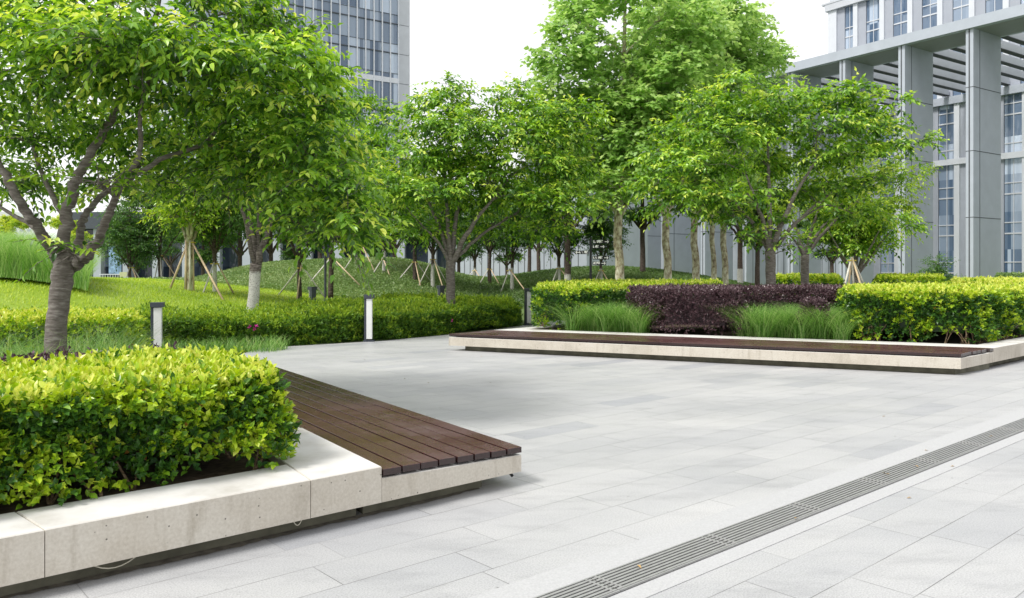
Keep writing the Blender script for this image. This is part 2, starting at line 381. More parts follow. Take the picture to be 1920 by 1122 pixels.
def foliage(mb, stems, pads, leaf, twig_len, per, kind, width=.5, seed=0, tbase=.3, tvar=.25, tip=.45, bright=None, droop=.25, stem_r=.004, flat=.35):
    """pads: (centre, radii, number of twigs); leaves grow along short arching twigs"""
    r = np.random.default_rng(seed); tips = []
    for pi, (c, rad, n) in enumerate(pads):
        n = int(n)
        u = nrm(r.normal(size=(n, 3))); rr = r.uniform(.15, 1, n)**.45
        o = u*rr[:, None]
        keep = (np.sin(o[:, 0]*3.1+pi*1.7)+np.sin(o[:, 1]*3.7+pi)+np.sin(o[:, 2]*2.9+pi*2.3))/3 > -.36
        o = o[keep]; u = u[keep]; n = len(o)
        base = np.asarray(c)+o*np.asarray(rad)
        out = nrm(u*np.array([1, 1, .35])+r.normal(size=(n, 3))*.35+np.array([0, 0, .28]))
        L = twig_len*r.uniform(.6, 1.3, n)
        ntint = np.clip(tbase+tvar*r.normal(size=n)*.5+.12*o[:, 2], 0, 1)  # tint rises towards the pad top, light painted into the leaf colour
        for k in range(per):
            t = (k+.6)/per
            p = base+out*(L*t)[:, None]+np.array([0, 0, -1.])*(L*.38*t*t)[:, None]
            side = nrm(np.cross(out, [0, 0, 1.]))*(1 if k % 2 else -1)
            ld = out*(.45+.5*(k == per-1))+side*(.75 if k < per-1 else .1)+r.normal(size=(n, 3))*.28+np.array([0, 0, -flat])
            up = np.array([0, 0, 1.])+r.normal(size=(n, 3))*.35+out*.15
            ti = np.clip(ntint+r.normal(size=n)*.09+tip*(t-.5)*.6, 0, 1)
            leaves(mb, p, ld, up, leaf*r.uniform(.7, 1.25, n)*(1-.25*t), leaf*width*r.uniform(.8, 1.15, n)*(1-.2*t), ti, kind, droop=droop)
        if stems is not None:
            m = min(n, 60 if n > 200 else 14)
            for i in r.choice(n, m, replace=False):
                q = np.array([base[i]-out[i]*L[i]*.4, base[i]+out[i]*L[i]*.5+[0, 0, -.1*L[i]], base[i]+out[i]*L[i]+[0, 0, -.38*L[i]]])
                stems.tube(q, [stem_r*1.5, stem_r, stem_r*.5], 3, cap=False)
        tips.append(base)
    return tips

def tree(name, label, root, trunk, limbs, pads, leafmat, barkmat, group=None, leaf=.1, twig=.4, per=7, kind='kite', width=.5, seed=1, sub=9, **kw):
    """root: base point; trunk/limbs: lists of (x,y,z,r) world; crown pads world"""
    root = np.asarray(root, float)
    t = thing(name, label, 'tree', tuple(root), 0, group)
    tb = MB(); r = np.random.default_rng(seed+50)
    tp = np.array(trunk, float); tp[:, :3] -= root
    P = smooth_poly(tp, 5)
    P[:, :2] += r.normal(size=(len(P), 2))*P[:, 3:4]*.04
    tb.tube(P[:, :3], P[:, 3], 14)
    nodes = [P[len(P)//2:, :4]]
    for lb in limbs:
        lp = np.array(lb, float); lp[:, :3] -= root
        Q = smooth_poly(lp, 6); Q[1:, :3] += r.normal(size=(len(Q)-1, 3))*Q[1:, 3:4]*.25
        tb.tube(Q[:, :3], Q[:, 3], 9); nodes.append(Q[2:])
    NN = np.vstack(nodes)
    lp_pads = [(np.asarray(c)-root, rad, n) for c, rad, n in pads]
    for c, rad, n in lp_pads:
        for k in range(max(2, int(sub))):
            e = c+nrm(r.normal(size=3))*np.asarray(rad)*r.uniform(.2, .85) if k else c
            cost = np.linalg.norm(NN[:, :3]-e, axis=1)+np.maximum(0, NN[:, 2]-e[2]+.1)*1.5
            i = int(np.argmin(cost)); a = NN[i]
            ln = np.linalg.norm(e-a[:3])
            mid = (a[:3]+e)/2+np.array([0, 0, .12*ln])+r.normal(size=3)*.07*ln
            r0 = min(a[3]*.7, .012+.014*ln)
            Q = smooth_poly([[*a[:3], r0], [*mid, r0*.65], [*e, r0*.3]], 5)
            tb.tube(Q[:, :3], Q[:, 3], 5, cap=False)
            if k == 0: NN = np.vstack([NN, Q[3:]])
    fb = MB()
    foliage(fb, tb, lp_pads, leaf, twig, per, kind, width, seed, **kw)
    tb.build('trunk', barkmat, t, smooth=True)
    fb.build('crown', leafmat, t, tint=True)
    return t

def shell_pads(c, rad, n, twigs, size, seed, zflat=.4, low=-.6):
    """flattened leaf pads spread over an ellipsoidal crown"""
    r = np.random.default_rng(seed); out = []
    c = np.asarray(c, float); rad = np.asarray(rad, float)
    i = 0
    while len(out) < n:
        u = nrm(r.normal(size=3))
        if u[2] < low: continue
        k = r.uniform(.35, .95) if i % 3 else r.uniform(.1, .6)
        i += 1
        s = size*r.uniform(.7, 1.3)
        out.append((c+u*rad*k, (s, s, s*zflat), twigs))
    return out

def sprigs(mb, p, d, nleaf, leaf, width, tint, kind, r, spread=.8, stemlen=.06):
    """small shoots: leaves arranged around a short stem p -> p+d*stemlen"""
    n = len(p); d = nrm(d)
    a = nrm(np.cross(d, np.array([.31, .17, .93]))); b = np.cross(d, a); ph = r.uniform(0, 6.28, n)
    for k in range(nleaf):
        th = ph+k*2.4; t = (k+1)/nleaf
        q = (np.cos(th)[:, None]*a+np.sin(th)[:, None]*b)
        ld = q*spread*(1.25-t*.8)+d*(.5+.8*t)
        leaves(mb, p+d*(stemlen*t), ld+r.normal(size=(n, 3))*.15, d+np.array([0, 0, .3])+r.normal(size=(n, 3))*.2, leaf*r.uniform(.7, 1.2, n), leaf*width*r.uniform(.8, 1.15, n), np.where(r.uniform(size=n) < .003, 0, np.clip(tint+r.normal(size=n)*.06+.05*(t-.5), .05, 1)), kind, droop=.12)

def hedge(name, label, poly, z0, z1, nside, ntop, leaf, mat, group=None, kind='kite', width=.55, seed=0, top_t=.85, side_t=.25, patch=.3, cat='hedge', nleaf=4, bulge=.05, gap0=.04, core=True, stems=0, zfun=None, stemlen=.06, rough=.05, side_up=.5, fullbase=False):
    r = np.random.default_rng(seed); P = ccw(poly); c0 = P.mean(0)
    t = thing(name, label, cat, (c0[0], c0[1], z0), 0, group)
    P = P-c0; hh = z1-z0; mb = MB(); n = len(P)
    E = np.roll(P, -1, 0)-P; Ln = np.linalg.norm(E, axis=1); pr = Ln/Ln.sum()
    zf = (lambda x, y: 0*x) if zfun is None else zfun
    # sides
    ei = r.choice(n, nside, p=pr); s = r.uniform(0, 1, nside); v = r.beta(1.25, .9, nside)
    nn = np.stack([E[:, 1]/Ln, -E[:, 0]/Ln], 1)[ei]
    dep = -r.exponential(.075, nside)+bulge*r.uniform(-.3, 1, nside)
    und = .05*np.sin(s*Ln[ei]*4.3+v*5)+.03*np.sin(s*Ln[ei]*11+ei)
    xy = P[ei]+E[ei]*s[:, None]+nn*(dep+und*1.0-.05*(v > .93))[:, None]
    z = gap0+v*(hh-gap0)
    den = np.sin(s*Ln[ei]*7+v*3)+np.sin(s*Ln[ei]*2.3+1)
    keep = fullbase | (v > .28) | (den*.3+r.uniform(0, 1, nside) > .45-v)
    p = np.c_[xy, z+zf(xy[:, 0]+c0[0], xy[:, 1]+c0[1])][keep]; nn = nn[keep]; v = v[keep]; s_ = (s*Ln[ei]+ei*3.1)[keep]
    d = np.c_[nn, np.full(len(nn), side_up)]+r.normal(size=(len(nn), 3))*.45
    pn = np.sin(s_*5.1+v*4)+np.sin(s_*12.3-v*9+1)+np.sin(s_*2.1+v*13)
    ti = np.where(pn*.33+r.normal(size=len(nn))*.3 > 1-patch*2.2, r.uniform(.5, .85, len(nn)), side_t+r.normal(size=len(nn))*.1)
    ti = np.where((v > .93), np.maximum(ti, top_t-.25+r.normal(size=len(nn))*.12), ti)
    sprigs(mb, p, d, nleaf, leaf, width, np.clip(ti, 0, 1), kind, r, stemlen=stemlen)
    # top
    lo, hi = P.min(0), P.max(0); q = r.uniform(lo, hi, (int(ntop*1.6*(hi-lo).prod()/max(.1, .5*abs(np.sum(P[:, 0]*np.roll(P[:, 1], -1)-P[:, 1]*np.roll(P[:, 0], -1)))))+10, 2))
    q = q[inpoly(q[:, 0], q[:, 1], P)][:ntop]
    zz = hh-r.exponential(.03, len(q))+rough*.5*(np.sin(q[:, 0]*5.3+q[:, 1]*2)+np.sin(q[:, 1]*7.1-q[:, 0]*3))*.6+np.abs(r.normal(size=len(q)))*rough*.5
    p = np.c_[q, zz+zf(q[:, 0]+c0[0], q[:, 1]+c0[1])]
    d = np.array([0, 0, 1.])+r.normal(size=(len(q), 3))*.38
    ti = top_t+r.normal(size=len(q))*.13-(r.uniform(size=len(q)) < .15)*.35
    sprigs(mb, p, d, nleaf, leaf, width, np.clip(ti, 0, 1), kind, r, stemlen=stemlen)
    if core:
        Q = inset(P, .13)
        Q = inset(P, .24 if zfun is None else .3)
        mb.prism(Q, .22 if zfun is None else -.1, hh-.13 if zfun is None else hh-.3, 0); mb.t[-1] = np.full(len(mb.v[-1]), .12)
    mb.build('foliage', mat, t, tint=True)
    if stems:
        for i in range(stems):
            e = r.choice(n, p=pr); s = r.uniform(); inw = -np.array([E[e][1], -E[e][0]])/Ln[e]
            sb = MB(); b = P[e]+E[e]*s+inw*r.uniform(.05, .2)
            for k in range(r.integers(2, 4)):
                dd = r.normal(size=2)*.09
                tp_ = np.array([*(b+dd*1.5+inw*r.uniform(0, .06)), r.uniform(.28, .45)])
                md = np.array([*(b+dd*.7), .16])
                sb.tube(smooth_poly([[b[0], b[1], -.02], md, tp_], 4), np.linspace(.011, .004, 9)*r.uniform(.7, 1.2), 5, cap=False)
                if r.uniform() < .6:
                    sb.tube([md, md+np.array([r.normal()*.08, r.normal()*.08, .15])], [.005, .003], 4, cap=False)
            sb.build('stem', M['twig'], t, smooth=True)
    return t

def blades(mb, p, ln, wd, lean, tint, r, segs=3, curl=.55, dirs=None):
    n = len(p); th = r.uniform(0, 2*np.pi, n) if dirs is None else dirs
    h = np.c_[np.cos(th), np.sin(th), np.zeros(n)]; side = np.c_[-np.sin(th), np.cos(th), np.zeros(n)]
    pts = []
    for k in range(segs+1):
        t = k/segs
        c = p+h*(ln*(lean*t+curl*t**2.3))[:, None]+np.array([0, 0, 1.])*(ln*(t-.42*curl*t**2.6))[:, None]
        w = (wd*(1-t**1.6)*.5+.0004)[:, None]
        pts += [c-side*w, c+side*w]
    V = np.stack(pts, 1); k = 2*(segs+1); b = (np.arange(n)*k)[:, None]
    q = np.concatenate([b+np.array([[2*j, 2*j+1, 2*j+3, 2*j+2]]) for j in range(segs)])
    mb.arr(V.reshape(-1, 3), q, np.repeat(tint, k))

# ------------------------------------------------------------------ ground
def ax(a, b, fine0, fine1, step, coarse):
    return np.unique(np.concatenate([np.arange(a, fine0, coarse), np.arange(fine0, fine1, step), np.arange(fine1, b+coarse, coarse)]))
xs = ax(-900, 900, -32, 22, .5, 60); ys = ax(-60, 1500, 4, 62, .5, 60)
Xg, Yg = np.meshgrid(xs, ys)
Zg = hgt(Xg, Yg)-.03
g = MB(); idx = np.arange(Xg.size).reshape(Xg.shape)
g.arr(np.c_[Xg.ravel(), Yg.ravel(), Zg.ravel()], np.stack([idx[:-1, :-1], idx[:-1, 1:], idx[1:, 1:], idx[1:, :-1]], -1).reshape(-1, 4))
tag(g.build('ground', M['ground'], smooth=True), kind='structure')
PLAZA = [(-30, -8), (60, -8), (60, 34), (6, 30), (1.6, 26), (.4, 23.6), (-1.2, 20.5), (-2.9, 18.35), (-5.3, 16.5), (-7.5, 15.3), (-30, 9)]
p = MB(); p.add([(*q, .0) for q in PLAZA], [tuple(range(len(PLAZA)))])
tag(p.build('plaza_paving', M['paving']), kind='structure')

# drain in the paving
DA = G(1010, 1122)[:2]; DB = G(1136, 1122)[:2]
dw = abs(np.dot(DB-DA, N1)); DO = DB    # near edge line passes DB, far edge passes DA
s0 = -2.0
p = MB()
p.bar(DA+D1*-4, DA+D1*30, .001, .004, .012, .22)
p.bar(DB+D1*-4, DB+D1*30, .001, .004, -.13, -.012)
tag(p.build('drain_margin_paving', M['margin']), kind='structure')
bars_px = G(1103, 1087)[:2]
sb = np.dot(bars_px-DA, D1)
proto = None
for k in range(-3, 24):
    if proto is None:
        proto = thing('drain_grate', 'slotted steel drain grate set in the pale paving, one of a straight run', 'drain grate', (0, 0, 0), A1, 'steel drain grates in a line across the plaza')
        c = MB(); c.box((.5, -dw/2, .003), (.998, dw, .004)); c.build('channel_shade', M['channel_shade'], proto)  # flat dark strip painted as the shaded recess below the slats
        f = MB()
        for yy in (-.004, -dw+.004): f.box((.5, yy, .0075), (.996, .010, .009))
        for xx in (.035, .965): f.box((xx, -dw/2, .0125), (.010, dw-.02, .004))
        f.build('frame', M['steel'], proto)
        s = MB()
        for i in range(7):
            s.box((.5, -.024-(dw-.048)*i/6, .0075), (.992, .0165, .006))
        s.build('slats', M['steel'], proto); o = proto
    else: o = copy_tree(proto)
    q = DA+D1*(sb+k*1.0); o.location = (q[0], q[1], 0.0)

# ------------------------------------------------------------------ left planter and bench
TOP, BOT = .335, .10
O = np.array([-.844, 5.177])
LL = 7.6
lp = thing('planter', 'low beige concrete planter with overhanging rim, in the near left', 'planter', (O[0]-1.5, O[1]+.8, 0))
LO = np.array([*lp.location])[:3]
def loc(P): return [np.asarray(q[:2])-LO[:2] for q in P]
g3 = .0022
JA = O-D1*1.917; JB = O-D1*.50; IC = np.array([-1.471, 5.232]); IA = np.array([-2.608, 4.205])
def rim(par, org, P, z0=BOT, z1=TOP, name='rim_slab', bev=.006):
    m = MB(); m.prism([np.asarray(q[:2])-org for q in P], z0, z1, bev); m.build(name, M['concrete'], par)
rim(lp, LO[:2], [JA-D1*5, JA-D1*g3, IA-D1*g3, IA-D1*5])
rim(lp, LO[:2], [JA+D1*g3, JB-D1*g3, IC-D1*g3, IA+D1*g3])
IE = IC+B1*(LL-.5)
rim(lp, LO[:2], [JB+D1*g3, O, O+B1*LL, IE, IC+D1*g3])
# back and left rims
BK = O+B1*LL
rim(lp, LO[:2], [BK+B1*.004, BK+B1*.42, BK+B1*.42-D1*8, BK+B1*.004-D1*8])
m = MB(); m.prism(loc([IA-D1*4.99, IC+D1*.02, IE+B1*.2+D1*.02, IE+B1*.3-D1*8]), .12, .285); m.build('soil', M['soil'], lp)
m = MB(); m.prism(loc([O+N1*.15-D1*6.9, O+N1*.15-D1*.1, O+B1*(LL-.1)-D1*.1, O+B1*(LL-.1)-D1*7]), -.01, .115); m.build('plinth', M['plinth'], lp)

bn = thing('bench', 'dark brown timber slat bench on a beige concrete ledge beside the near hedge', 'bench', (O[0]+.1, O[1]+.8, 0), 0, 'timber slat benches on planter edges')
BO = np.array(bn.location)[:2]
BW = 1.215
Pq = [O+D1*g3, O+D1*BW, O+D1*BW+B1*LL, O+D1*g3+B1*LL]
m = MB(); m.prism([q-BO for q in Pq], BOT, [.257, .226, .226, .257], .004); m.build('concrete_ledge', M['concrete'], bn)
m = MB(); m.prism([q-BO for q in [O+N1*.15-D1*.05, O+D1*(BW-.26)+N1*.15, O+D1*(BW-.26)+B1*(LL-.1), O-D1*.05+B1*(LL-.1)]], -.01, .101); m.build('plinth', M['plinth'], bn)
def slats(par, org, o0, along, across, width, L, nsl, zin, zout, thick, seed):
    """nsl boards running along 'along', laid side by side in direction 'across'"""
    r = np.random.default_rng(seed)
    for i in range(nsl):
        m = MB(); a0 = width*i/nsl+.0075; a1 = width*(i+1)/nsl-.0065
        cuts = [0]; x = r.uniform(1.2, 2.6)
        while x < L-.6: cuts.append(x); x += r.uniform(2.0, 2.6)
        cuts.append(L)
        for c0, c1 in zip(cuts[:-1], cuts[1:]):
            st = r.uniform(-.012, .008) if c0 == 0 else .003
            dz = r.uniform(-.002, .002)
            P = [o0+across*a0+along*(c0+st), o0+across*a1+along*(c0+st), o0+across*a1+along*(c1-.003), o0+across*a0+along*(c1-.003)]
            zz = [zin+(zout-zin)*a/width+dz for a in (a0, a1, a1, a0)]
            m.prism([q-org for q in P], [z-thick for z in zz], zz, .002); m.t[-1] = np.full(len(m.v[-1]), r.uniform(0, 1))
        m.build('slat', M['wood'], par, tint=True)
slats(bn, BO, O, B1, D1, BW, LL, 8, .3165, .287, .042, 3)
m = MB()
for k in range(1, 9):
    a = O+B1*(.25+.85*k)+D1*.03; m.bar(a-BO, a+D1*(BW-.1)-BO, .22, .268, -.03, .03)
for a0, a1 in ((.5, .66), (.95, 1.1)):
    m.bar(O+D1*a0+B1*.14-BO, O+D1*a1+B1*.14-BO, .22, .26, 0, .05)
m.build('bearer', M['black_metal'], bn)
bl = MB(); q = O+D1*(BW-.08)+B1*.06
bl.tube([(q[0], q[1], .12), (q[0]+.012, q[1], .085), (q[0]+.03, q[1]-.005, .065)], .011, 8)
o = bl.build('bolt', M['black'], None); tag(o, 'short black bolt stub sticking out under the corner of the near bench', 'bolt')
for nm, a, w, dpt in (('long pale cable loop hanging under the near planter rim', 1.585, .26, .055), ('small pale cable loop hanging under the near planter rim by the second joint', .56, .07, .05)):
    c = O-D1*a+N1*.05; pts = []
    for t in np.linspace(-1, 1, 9): 
        q = c+D1*w*.5*t; pts.append((q[0], q[1], .108-dpt*(1-t*t)))
    m = MB(); m.tube(pts, .0032, 6); tag(m.build('cable_loop', M['cable'], None, True), nm, 'cable')

# ------------------------------------------------------------------ right planter and bench
C1 = np.array([6.844, 12.195]); FR = np.array([-.9025, .4307]); LR = 8.99; C0 = C1+FR*LR
PB = np.array([.4307, .9025])          # perpendicular to the front, pointing back
EL = np.array([.659, .752])
def alongback(d, perp): return d*(perp/np.dot(d, PB))
WB = 1.286; RM = .55
r0, l0 = C1+alongback(D1, WB), C0+alongback(EL, WB)
r1, l1 = C1+alongback(D1, WB+RM), C0+alongback(EL, WB+RM)
rp = thing('planter', 'long beige concrete planter behind the far bench, filled with hedges and grass', 'planter', (3.5, 17, 0))
RO = np.array([3.5, 17.0])
FRn = FR
def cutpt(a, b, t): return a+(b-a)*t
ri = r1-D1*0+FRn*.43; li = l1-FRn*.38
prev = 0
for t in (.26, .52, .78, 1.0):
    a0 = cutpt(r0, l0, prev)+FR*(g3 if prev else 0); b0 = cutpt(r0, l0, t); a1 = cutpt(r1, l1, prev)+FR*(g3 if prev else 0); b1 = cutpt(r1, l1, t)
    rim(rp, RO, [a0, b0, b1, a1]); prev = t
sd = [0, .45, 2.9, 5.3, 8, 11]
NL = np.array([-.659, .752])
for a, b in zip(sd[:-1], sd[1:]):
    P0 = r1+D1*.003
    rim(rp, RO, [P0+D1*(a+g3), P0+D1*(b-g3), P0+D1*(b-g3)+NL*.40, P0+D1*(a+g3)+NL*.40] if a > 0 else [P0, P0+D1*(b-g3), P0+D1*(b-g3)+NL*.40, P0+FR*.43])
for a, b in ((0, 2.5), (2.5, 6)):
    P0 = l1+EL*.003
    rim(rp, RO, [P0+EL*(a+g3), P0+EL*(b-g3), P0+EL*(b-g3)-FR*.36, P0+EL*(a+g3)-FR*.36])
m = MB(); m.prism([q-RO for q in [r1+FR*.1-PB*.05, r1+D1*11, l1+EL*10, l1-FR*.1-PB*.05]], .1, .29); m.build('soil', M['soil'], rp)
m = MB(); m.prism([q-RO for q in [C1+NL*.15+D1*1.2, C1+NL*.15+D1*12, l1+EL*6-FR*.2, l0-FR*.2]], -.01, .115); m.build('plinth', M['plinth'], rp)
b2 = thing('bench', 'long dark brown timber slat bench on a pale concrete ledge across the plaza', 'bench', (2.8, 14.5, 0), 0, 'timber slat benches on planter edges')
B2 = np.array([2.8, 14.5])
prev = 0
for t in (.36, .72, 1.0):
    a0 = cutpt(C1, C0, prev)+FR*(g3 if prev else 0); b0 = cutpt(C1, C0, t); q0 = cutpt(r0, l0, prev)+FR*(g3 if prev else 0)-PB*.003; q1 = cutpt(r0, l0, t)-PB*.003
    m = MB(); m.prism([q-B2 for q in [a0, b0, q1, q0]], BOT, .268, .006); m.build('concrete_ledge', M['concrete'], b2); prev = t
m = MB(); m.prism([q-B2 for q in [C1+FR*.07+PB*.14, C0-FR*.30+PB*.14, l0-FR*.3-PB*.1, r0+FR*.07-PB*.1]], -.01, .101); m.build('plinth', M['plinth'], b2)
# slats: ends follow the sides of the ledge
r_ = np.random.default_rng(5)
for i in range(8):
    m = MB(); a0 = WB*i/8+.007; a1 = WB*(i+1)/8-.006
    A0, A1_ = C1+alongback(D1, a0), C1+alongback(D1, a1); Z0, Z1 = C0+alongback(EL, a0), C0+alongback(EL, a1)
    cuts = [0]+sorted(r_.uniform(.12, .9, 3).tolist())+[1]
    for c0, c1 in zip(cuts[:-1], cuts[1:]):
        dz = r_.uniform(-.002, .002); e0 = (.0 if c0 == 0 else .0004); sh = FR*r_.uniform(-.0, .03) if c0 == 0 else 0*FR
        P = [cutpt(A0, Z0, c0+e0)+sh, cutpt(A0, Z0, c1-.0002), cutpt(A1_, Z1, c1-.0002), cutpt(A1_, Z1, c0+e0)+sh]
        m.prism([q-B2 for q in P], .288+dz, .332+dz, .004); m.t[-1] = np.full(len(m.v[-1]), r_.uniform(0, 1))
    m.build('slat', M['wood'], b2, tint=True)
m = MB()
for k in range(14):
    t = (k+.35)/14; a = cutpt(C1, C0, t)+PB*.05; m.bar(a-B2, a+PB*(WB-.1)-B2, .26, .289, -.035, .035)
m.build('bearer', M['black_metal'], b2)

# irregular dirt line along the plinths, with contact shade painted into the strip
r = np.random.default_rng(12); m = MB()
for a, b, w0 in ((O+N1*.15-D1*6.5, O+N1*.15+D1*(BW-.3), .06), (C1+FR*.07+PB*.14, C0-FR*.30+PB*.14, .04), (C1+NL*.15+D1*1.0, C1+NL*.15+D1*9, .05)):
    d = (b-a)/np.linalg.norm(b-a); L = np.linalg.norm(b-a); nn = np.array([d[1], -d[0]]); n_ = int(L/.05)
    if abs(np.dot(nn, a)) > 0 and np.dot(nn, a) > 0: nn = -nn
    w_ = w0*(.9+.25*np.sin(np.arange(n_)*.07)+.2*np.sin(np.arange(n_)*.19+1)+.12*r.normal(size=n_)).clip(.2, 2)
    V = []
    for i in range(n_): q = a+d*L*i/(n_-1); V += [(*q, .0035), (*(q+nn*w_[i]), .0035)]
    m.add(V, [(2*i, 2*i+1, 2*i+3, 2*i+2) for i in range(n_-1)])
tag(m.build('dirt', M['dirt']), 'dark shaded dirt line with painted contact shade on the paving along the planter plinths', 'dirt', kind='stuff')

# ------------------------------------------------------------------ bollards, pole, signpost
bol = None
for px, Y, ht, rz, lab in ((295, 14.4, 1.02, .25, 'dark grey bollard light with white panel, standing in grass by the foreground tree'),
                           (692, 18.1, 1.05, .05, 'dark grey bollard light with white panel at the paving edge before the azaleas'),
                           (990, 23.6, 1.07, .2, 'dark grey bollard light with white panel beside the clipped hedge behind the far bench'),
                           (585, 23.4, 1.12, 2.4, 'dark bollard light seen from behind, beside the thin lamp pole'),
                           (826, 24.4, 1.14, 2.2, 'dark bollard light seen from behind, just left of the middle cherry trunk')):
    if bol is None:
        bol = thing('bollard_light', lab, 'bollard light', (0, 0, 0), 0, 'bollard lights along the path')
        m = MB()
        m.box((-.075, 0, .5), (.05, .15, 1.0)); m.box((-.01, .066, .5), (.08, .018, 1.0)); m.box((0, .0, .015), (.24, .2, .03)); m.build('post', M['black_metal'], bol)
        m = MB(); m.box((.005, -.015, .97), (.22, .19, .085)); m.build('cap', M['black_metal'], bol)
        m = MB(); m.box((.012, -.016, .49), (.122, .14, .86)); m.build('lamp_panel', M['opal'], bol)
        o = bol
    else: o = copy_tree(bol)
    x, y = XY(px, Y); o.location = (x, y, float(hgt(x, y))*0 if Y < 25 else 0.0); o.rotation_euler = (0, 0, rz); o.scale = (1, 1, ht); o['label'] = lab
x, y = XY(610, 25)
lt = thing('lamp_pole', 'thin black lamp pole rising into the leaves behind the azalea hedge', 'lamp post', (x, y, 0))
m = MB(); m.tube([(0, 0, -.1), (0, 0, 4.6)], .038, 10); m.build('pole', M['black_metal'], lt)
m = MB(); m.box((0, 0, .3), (.2, .2, .6)); m.build('base', M['black_metal'], lt)
m = MB(); m.tube([(0, 0, 4.6), (0, 0, 4.75)], .16, 14); m.build('lamp_head', M['black_metal'], lt)

x, y = XY(1107.5, 30)
sg = thing('signpost', 'black direction signpost with white arrows and lettering beyond the yellow hedge', 'signpost', (x, y, 0), -.03)
zt = lambda py: H+(HZ-py)*30/F
m = MB(); m.box((0, 0, zt(446)/2), (.085, .06, zt(446))); m.build('post', M['black'], sg)
def text_mesh(s, size, parent, at, name='lettering', mat=None, sx=1):
    cu = bpy.data.curves.new('t', 'FONT'); cu.body = s; cu.size = size; cu.extrude = .004; cu.offset = .008
    cu.align_x = 'LEFT'; cu.align_y = 'CENTER'
    ob = bpy.data.objects.new('t', cu); COL.objects.link(ob)
    dg = bpy.context.evaluated_depsgraph_get(); me = bpy.data.meshes.new_from_object(ob.evaluated_get(dg))
    bpy.data.objects.remove(ob)
    o = obj(name, me, parent, mat or M['white_letter']); o.location = at; o.rotation_euler = (R(90), 0, 0); o.scale = (sx, 1, 1)
    return o
def arrow(mb, x0, x1, z, w, yy, head):
    s = 1 if x1 > x0 else -1
    mb.box(((x0+x1)/2, yy, z), (abs(x1-x0)-.01, .008, w))
    for q in (1, -1):
        a = np.array([x1, yy, z]); b = np.array([x1-s*head, yy, z+q*head])
        d = (b-a)/np.linalg.norm(b-a); n = np.array([-d[2], 0, d[0]])*w/2
        V = [a-n+[0, -.004, 0], b-n+[0, -.004, 0], b+n+[0, -.004, 0], a+n+[0, -.004, 0]]; V += [v+[0, .008, 0] for v in V]
        mb.add(V, [(0, 1, 2, 3), (7, 6, 5, 4), (0, 4, 5, 1), (1, 5, 6, 2), (2, 6, 7, 3), (3, 7, 4, 0)])
k = 30/F
for py, x0, x1, txt, ar in ((453.5, 3.5, 35, '1、2号楼', 1), (463, 3, 27, '3、4号楼', 1), (473.5, -29, -3.5, '5、6、7号楼', -1), (483.7, 3.5, 34, '8、9、10号楼', 1), (494, 3.5, 29, 'UP商业街', 1)):
    m = MB(); z = zt(py); m.box(((x0+x1)/2*k, 0, z), ((x1-x0)*k, .03, 6.6*k)); bd = m.build('board', M['black'], sg)
    m = MB(); wtx = (x1-x0-13)*k
    if ar > 0: arrow(m, (x1-9)*k, (x1-1.5)*k, z, 1.3*k, -.02, 2.4*k); tx = (x0+1.2)*k
    else: arrow(m, (x0+7)*k, (x0+1)*k, z, 1.3*k, -.02, 2.4*k); tx = (x0+7.6)*k; wtx = (x1-x0-8.6)*k
    m.build('arrow', M['white_letter'], bd)
    t = text_mesh(txt, 5.2*k, bd, (tx, -.019, z))
    w = max(v.co.x for v in t.data.vertices) if len(t.data.vertices) else 1
    t.scale = ((wtx)/w, 1, 1)

# ------------------------------------------------------------------ hedges and beds in the planters
# near left clipped hedge
hf0 = IC-B1*0+np.array([0, 0])
a = IC+D1*.0; hedge_poly = [a-D1*.05+N1*.03, a+B1*1.55-D1*.05, a+B1*1.55-D1*4.6, a-D1*4.6+N1*.03]
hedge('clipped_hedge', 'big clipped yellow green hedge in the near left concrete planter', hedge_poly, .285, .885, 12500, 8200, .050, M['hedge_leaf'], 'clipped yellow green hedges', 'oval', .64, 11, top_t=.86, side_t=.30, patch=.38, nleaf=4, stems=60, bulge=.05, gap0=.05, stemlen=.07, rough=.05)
# low purple shrubs, behind it
m_ = IC+B1*2.3
hedge('purple_shrub_bed', 'low dark purple shrub strip just behind the near left hedge', [m_+D1*-.1, m_+B1*1.1-D1*.1, m_+B1*1.0-D1*2.9, m_-D1*2.8],   .285, .76, 1700, 2600, .045, M['purple_leaf'], None, 'kite', .6, 12, top_t=.55, side_t=.4, patch=0, cat='shrub')
m_ = IC+B1*5.6
P2 = [np.array(XY(262, 12.0)), np.array(XY(232, 13.6)), np.array(XY(-120, 13.0)), np.array(XY(-120, 11.0))]
hedge('clipped_hedge', 'yellow leaved clipped hedge behind the foreground cherry trunk', P2, .285, .86, 3000, 2600, .065, M['hedge_leaf'], 'clipped yellow green hedges', 'kite', .6, 13, top_t=.9, side_t=.5, patch=.5)
# right planter hedges
def W(px, Y): return np.array(XY(px, Y))
zt_ = 1.2
hL = [l1+EL*.25-FR*.42, l1+EL*.25-FR*1.25, l1+EL*1.4-FR*1.4, W(1340, 21.0), W(1352, 25.5), W(1090, 26), W(1012, 19.5)]
hedge('clipped_hedge', 'clipped yellow green hedge at the left end of the far planter', hL, .29, 1.2, 7500, 5200, .07, M['hedge_leaf'], 'clipped yellow green hedges', 'fold', .6, 14, top_t=.88, side_t=.22, patch=.3, stems=20)
pP = [r1+FR*4.35+PB*.12, r1+FR*6.05+PB*.12, W(1176, 17.6), W(1250, 18.3), W(1600, 18.3), W(1600, 16.6), W(1350, 17.1)]
hedge('purple_hedge', 'dark purple clipped hedge between the grasses in the far planter', pP, .29, 1.17, 9000, 5200, .05, M['purple_leaf'], None, 'fold', .62, 15, top_t=.62, side_t=.45, patch=.0)
